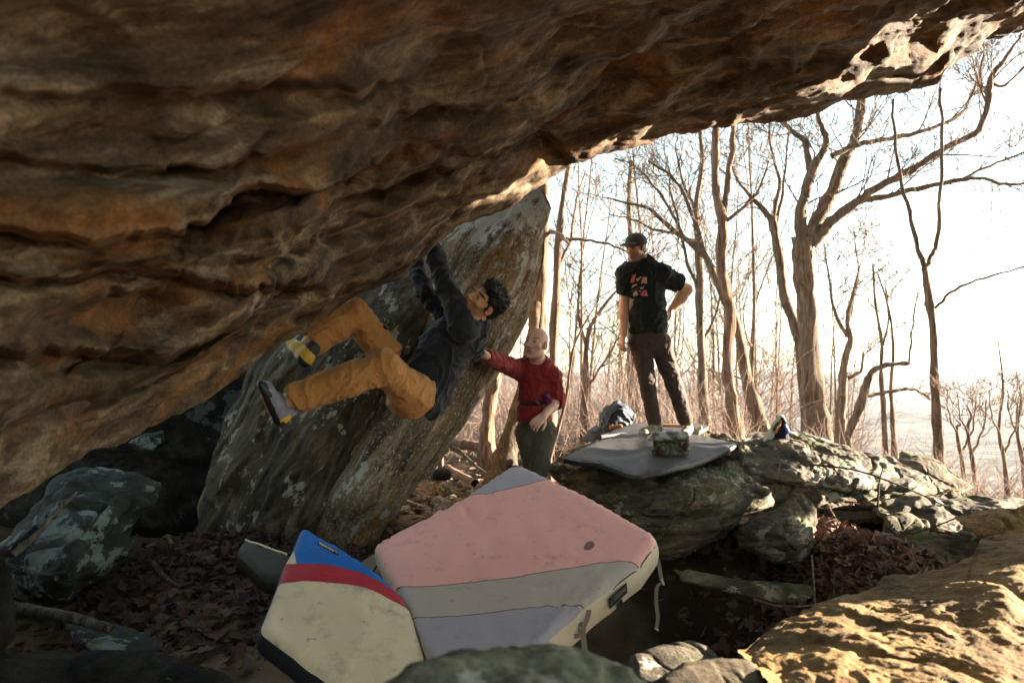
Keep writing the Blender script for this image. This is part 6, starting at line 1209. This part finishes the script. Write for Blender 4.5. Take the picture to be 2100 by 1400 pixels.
tree('bare_tree', 10, [([(1738, 900, 20), (1762, 840, 20), (1774, 800, 18), (1786, 765, 15), (1812, 750, 12), (1840, 746, 10), (1864, 745, 9)], 0), ([(1864, 747, 6), (1868, 700, 5), (1874, 650, 4), (1882, 600, 3)], 0), ([(1772, 812, 9), (1810, 806, 8), (1850, 798, 7), (1880, 800, 6), (1912, 820, 4)], .2)], bk1, 'low tree arching to the right with one shoot rising straight up', 1.8, .7, 15)
tree('bare_tree', 13, [([(1816, 940, 14), (1812, 840, 11), (1806, 760, 9), (1808, 700, 8), (1795, 620, 6), (1790, 540, 4)], 0), ([(1808, 720, 5), (1822, 650, 4), (1815, 580, 3)], 0)], bk1, 'thin upright tree left of the slender forked tree', 2.0, 1.0, 16)
tree('bare_tree', 13, [([(1836, 950, 14), (1830, 860, 10), (1828, 780, 8), (1832, 720, 7), (1824, 640, 5), (1800, 560, 3)], 0)], bk1, 'thin bare tree nearest on the left of the slender forked tree', 2.0, 1.0, 17)
for k, (u, tp, lab) in enumerate(((1990, 830, 'young tree with pale stems over the valley, left of a pale curved one'), (2055, 700, 'pale curved young tree close to the right edge over the valley'), (1968, 860, 'short crooked young tree over the valley right of the forked tree'), (2092, 760, 'young tree cut by the right edge over the valley'))):
    tree('young_tree', 8.5 + k * .6, [([(u + 12, 1010, 11), (u + 4, 940, 9), (u - 6, 880, 7), (u + 2, (880 + tp) / 2, 5), (u - 8, tp, 3)], 0), ([(u + 3, 930, 6), (u + 26, 880, 4), (u + 34, 820, 3)], .2), ([(u - 4, 890, 5), (u - 22, 850, 3), (u - 26, 800, 2)], -.2)], bk1, lab, 3.0, .6, 18 + k)
# fallen sticks and logs on the forest floor
def stick(pts, rad, label, mt=bk2, name='fallen_branch', cat='branch', seed=1, tw=0):
    q = catmull(pts, 6); v, f = tube_vf(q, np.linspace(rad[0], rad[1], len(q)), 9, .12, seed); ac = Acc(); ac.add(v, f)
    if tw: twigs(ac, q, np.full(len(q), rad[1]), random.Random(seed), tw, .25, 1, .003, 4)
    o = ac.obj(name, mt); return tag(o, label, cat)
stick([P(915, 908, 9.6), P(960, 912, 9.5), P(1000, 918, 9.4)], (.07, .07), 'broken reddish log held up across the reddish trunk', seed=31)
stick([P(905, 905, 9.0), P(940, 922, 8.6), P(975, 955, 8.0), P(1005, 975, 7.6)], (.025, .015), 'thin bowed branch in front of the reddish log', bk3, seed=32, tw=2)
stick([P(925, 918, 9), P(960, 935, 8.9), P(990, 945, 8.8)], (.03, .02), 'thin grey branch sloping down below the log', bk1, seed=33)
stick([P(916, 962, 8.0), P(945, 978, 7.6), P(975, 992, 7.2)], (.06, .05), 'reddish log lying on the path towards the pink pad', seed=34)
stick([P(935, 968, 8.6), P(980, 978, 8), P(1030, 970, 7.7)], (.025, .012), 'dark crooked stick lying on the path', bk3, seed=35, tw=3)
stick([P(905, 960, 8.6), P(903, 920, 8.6), P(908, 880, 8.7), P(912, 845, 8.8)], (.04, .03), 'short pale upright stem on the left of the path', bk1, seed=36)
stick([P(28, 1136, 3.3), P(70, 1100, 3.35), P(110, 1055, 3.4), P(135, 1030, 3.45), P(158, 1008, 3.5)], (.018, .005), 'split weathered grey branch leaning on the lichen boulder', bark('weathered_wood', (.04, .032, .024), (.12, .095, .075), (.22, .18, .14), 1.5), seed=37)
stick([P(-20, 1232, 3.2), P(60, 1252, 3.1), P(140, 1265, 3.0), P(230, 1290, 3.0)], (.03, .02), 'dark rotten log under the lichen boulder', bk3, seed=38)
stick([P(312, 1155, 4.2), P(340, 1185, 3.9), P(372, 1205, 3.7)], (.02, .012), 'short stick on the dark leaf floor', bk3, seed=39)
stick([P(345, 1100, 4.8), P(352, 1118, 4.7)], (.018, .018), 'small pale stick end standing in the leaves', bk2, seed=40)
stick([P(1545, 1228, 3.4), P(1600, 1242, 3.3), P(1680, 1240, 3.3), P(1760, 1228, 3.35)], (.007, .005), 'long thin twig lying across the edge of the black hole', bk1, 'twig', 'twig', 41, 2)
stick([P(1665, 1140, 3.8), P(1668, 1180, 3.5), P(1672, 1240, 3.2), P(1675, 1262, 3.1)], (.006, .004), 'thin twig hanging down from the mossy wedge', bk1, 'twig', 'twig', 42, 3)
stick([P(1700, 1040, 4.9), P(1722, 1080, 4.6), P(1735, 1130, 4.3)], (.006, .004), 'thin stem lying over the upper leaves', bk1, 'twig', 'twig', 43, 2)
stick([P(1730, 1102, 4.3), P(1830, 1100, 4.3), P(1900, 1085, 4.3), P(1960, 1062, 4.25)], (.006, .004), 'thin twig stretched across to the pointed brown rock', bk3, 'twig', 'twig', 44)
stick([P(1640, 950, 4.9), P(1760, 965, 4.8), P(1880, 1010, 4.7), P(1960, 1048, 4.6)], (.008, .004), 'long dark bramble arching over the right boulders', bk3, 'bramble', 'bramble', 45, 2)
stick([P(1800, 1040, 4.8), P(1803, 990, 4.85), P(1812, 955, 4.9)], (.007, .004), 'small stem rising in front of the flat-topped boulder', bk3, 'twig', 'twig', 46, 4)
stick([P(1593, 978, 5.0), P(1600, 950, 5.0), P(1596, 930, 5.0)], (.006, .003), 'tiny stem below the white and navy bag', bk2, 'twig', 'twig', 47, 5)
stick([P(1780, 1185, 3.4), P(1800, 1215, 3.2), P(1815, 1205, 3.2)], (.006, .003), 'branched twig at the edge of the golden boulder', bk1, 'twig', 'twig', 48, 10)
# forest behind: single trees, each its own
kinds = []
for k in range(7):
    r_ = random.Random(90 + k); H = r_.uniform(7, 12); p = wander(np.array([0, 0, -.3]), np.array([r_.gauss(0, .05), 0, 1]), H, 12, .032, r_, .1); rad = np.linspace(r_.uniform(.04, .085), .010, len(p)); c = catmull(p, 2); rc = np.interp(np.linspace(0, 1, len(c)), np.linspace(0, 1, len(p)), rad)
    v, f = tube_vf(c, rc, 8, .12, k); o1 = mesh_obj('trunk', v, f, (bk1, bk2, bk2)[k % 3], None); ac = Acc(); br = []
    for j in range(13):
        i = r_.randint(len(c) // 4, len(c) - 3); d = np.array([r_.gauss(0, .8), r_.gauss(0, .8), r_.uniform(.3, 1)]); q = wander(c[i], d, H * r_.uniform(.15, .38), 7, .16, r_, .2); rr = np.linspace(rc[i] * .5, .008, len(q)); v, f = tube_vf(q, rr, 5); ac.add(v, f); br.append((q, rr))
    tw = Acc()
    for q, rr in br: twigs(tw, q, rr, r_, 1.6, 1.1, 2, .008, 3)
    o2 = ac.obj('branches', (bk1, bk2, bk2)[k % 3]); o3 = tw.obj('twigs', twm)
    for o in (o1, o2, o3): o.data.transform(Matrix.Translation(o.location)); sc.collection.objects.unlink(o)
    kinds.append((o1, o2, o3))
G1 = 'bare trees filling the wood behind'
def wood_tree(x, y, s, k, lab, grp=G1):
    e = empty('forest_tree', (x, y, gh(x, y) - .1), lab, 'tree', grp); e.scale = (s, s, s); e.rotation_euler = (0, 0, rng.uniform(0, 6.3))
    for o, kd in zip(kinds[k], (None, None, 'stuff')):
        c = o.copy(); sc.collection.objects.link(c); c.parent = e; c.location = (0, 0, 0)
        if kd: c['kind'] = kd
for k in range(130):
    y = rng.uniform(17, 30) if k % 9 == 0 else rng.uniform(26, 68); u = rng.uniform(860, 1480) if k % 4 else rng.uniform(1480, 1760)
    if u > 1480: y = rng.uniform(14, 30)
    x = (u - 1050) / 1400 * y; wood_tree(x, y, rng.uniform(.55, .95) * (.7 if u > 1480 or y < 20 else 1), rng.randrange(7), 'bare brown tree in the dense wood behind the climbers')
for k in range(44):
    y = rng.uniform(15, 42); u = rng.uniform(1130, 1620); wood_tree((u - 1050) / 1400 * y, y, rng.uniform(.85, 1.2), rng.randrange(7), 'tall thin bare tree standing against the sky behind the two standing men', 'tall thin trees against the sky')
for k in range(10):
    y = rng.uniform(12, 30); u = rng.uniform(1700, 2200); x = (u - 1050) / 1400 * y; wood_tree(x, y, rng.uniform(.22, .4), rng.randrange(7), 'low bare tree on the slope above the valley at the right', 'low bare trees on the slope at the right')
# brush: arching thin stems nobody could count
def brush(name, n, place, lab, h=(.6, 1.6), r0=.004, mt=None):
    ac = Acc()
    for k in range(n):
        x, y = place(); L_ = rng.uniform(*h); q = wander((x, y, gh(x, y)), (rng.gauss(0, .5), rng.gauss(0, .5), 1), L_, 6, .16, rng, -.10 if rng.random() < .5 else .05)
        ra = r0 * (1 + y * .05); rr = [ra * (1 - .65 * j / 6) for j in range(7)]; ac.strand(q, rr, 3)
        for j in range(rng.randint(2, 5)):
            i = rng.randint(1, 5); q2 = wander(q[i], (rng.gauss(0, 1), rng.gauss(0, 1), rng.gauss(.3, .6)), L_ * rng.uniform(.2, .5), 4, .2, rng, 0); ac.strand(q2, [rr[i] * (.6 - .35 * j_ / 4) for j_ in range(5)], 3)
    return tag(ac.obj(name, mt or brm), lab, kind='stuff')
def bp_(u0, u1, y0, y1):
    def g():
        y = rng.uniform(y0, y1); return (rng.uniform(u0, u1) - 1050) / 1400 * y, y
    return g
brush('undergrowth', 2600, bp_(860, 1560, 10, 30), 'dense reddish brush of thin stems in the wood', (.8, 2.6))
brush('undergrowth', 2200, bp_(1520, 2250, 7.5, 18), 'tangled thin brush on the slope behind the right boulders', (.3, 1.0), .0035)
brush('undergrowth', 900, bp_(1400, 2250, 18, 60), 'distant brush on the lower slope', (.8, 1.8), .005)
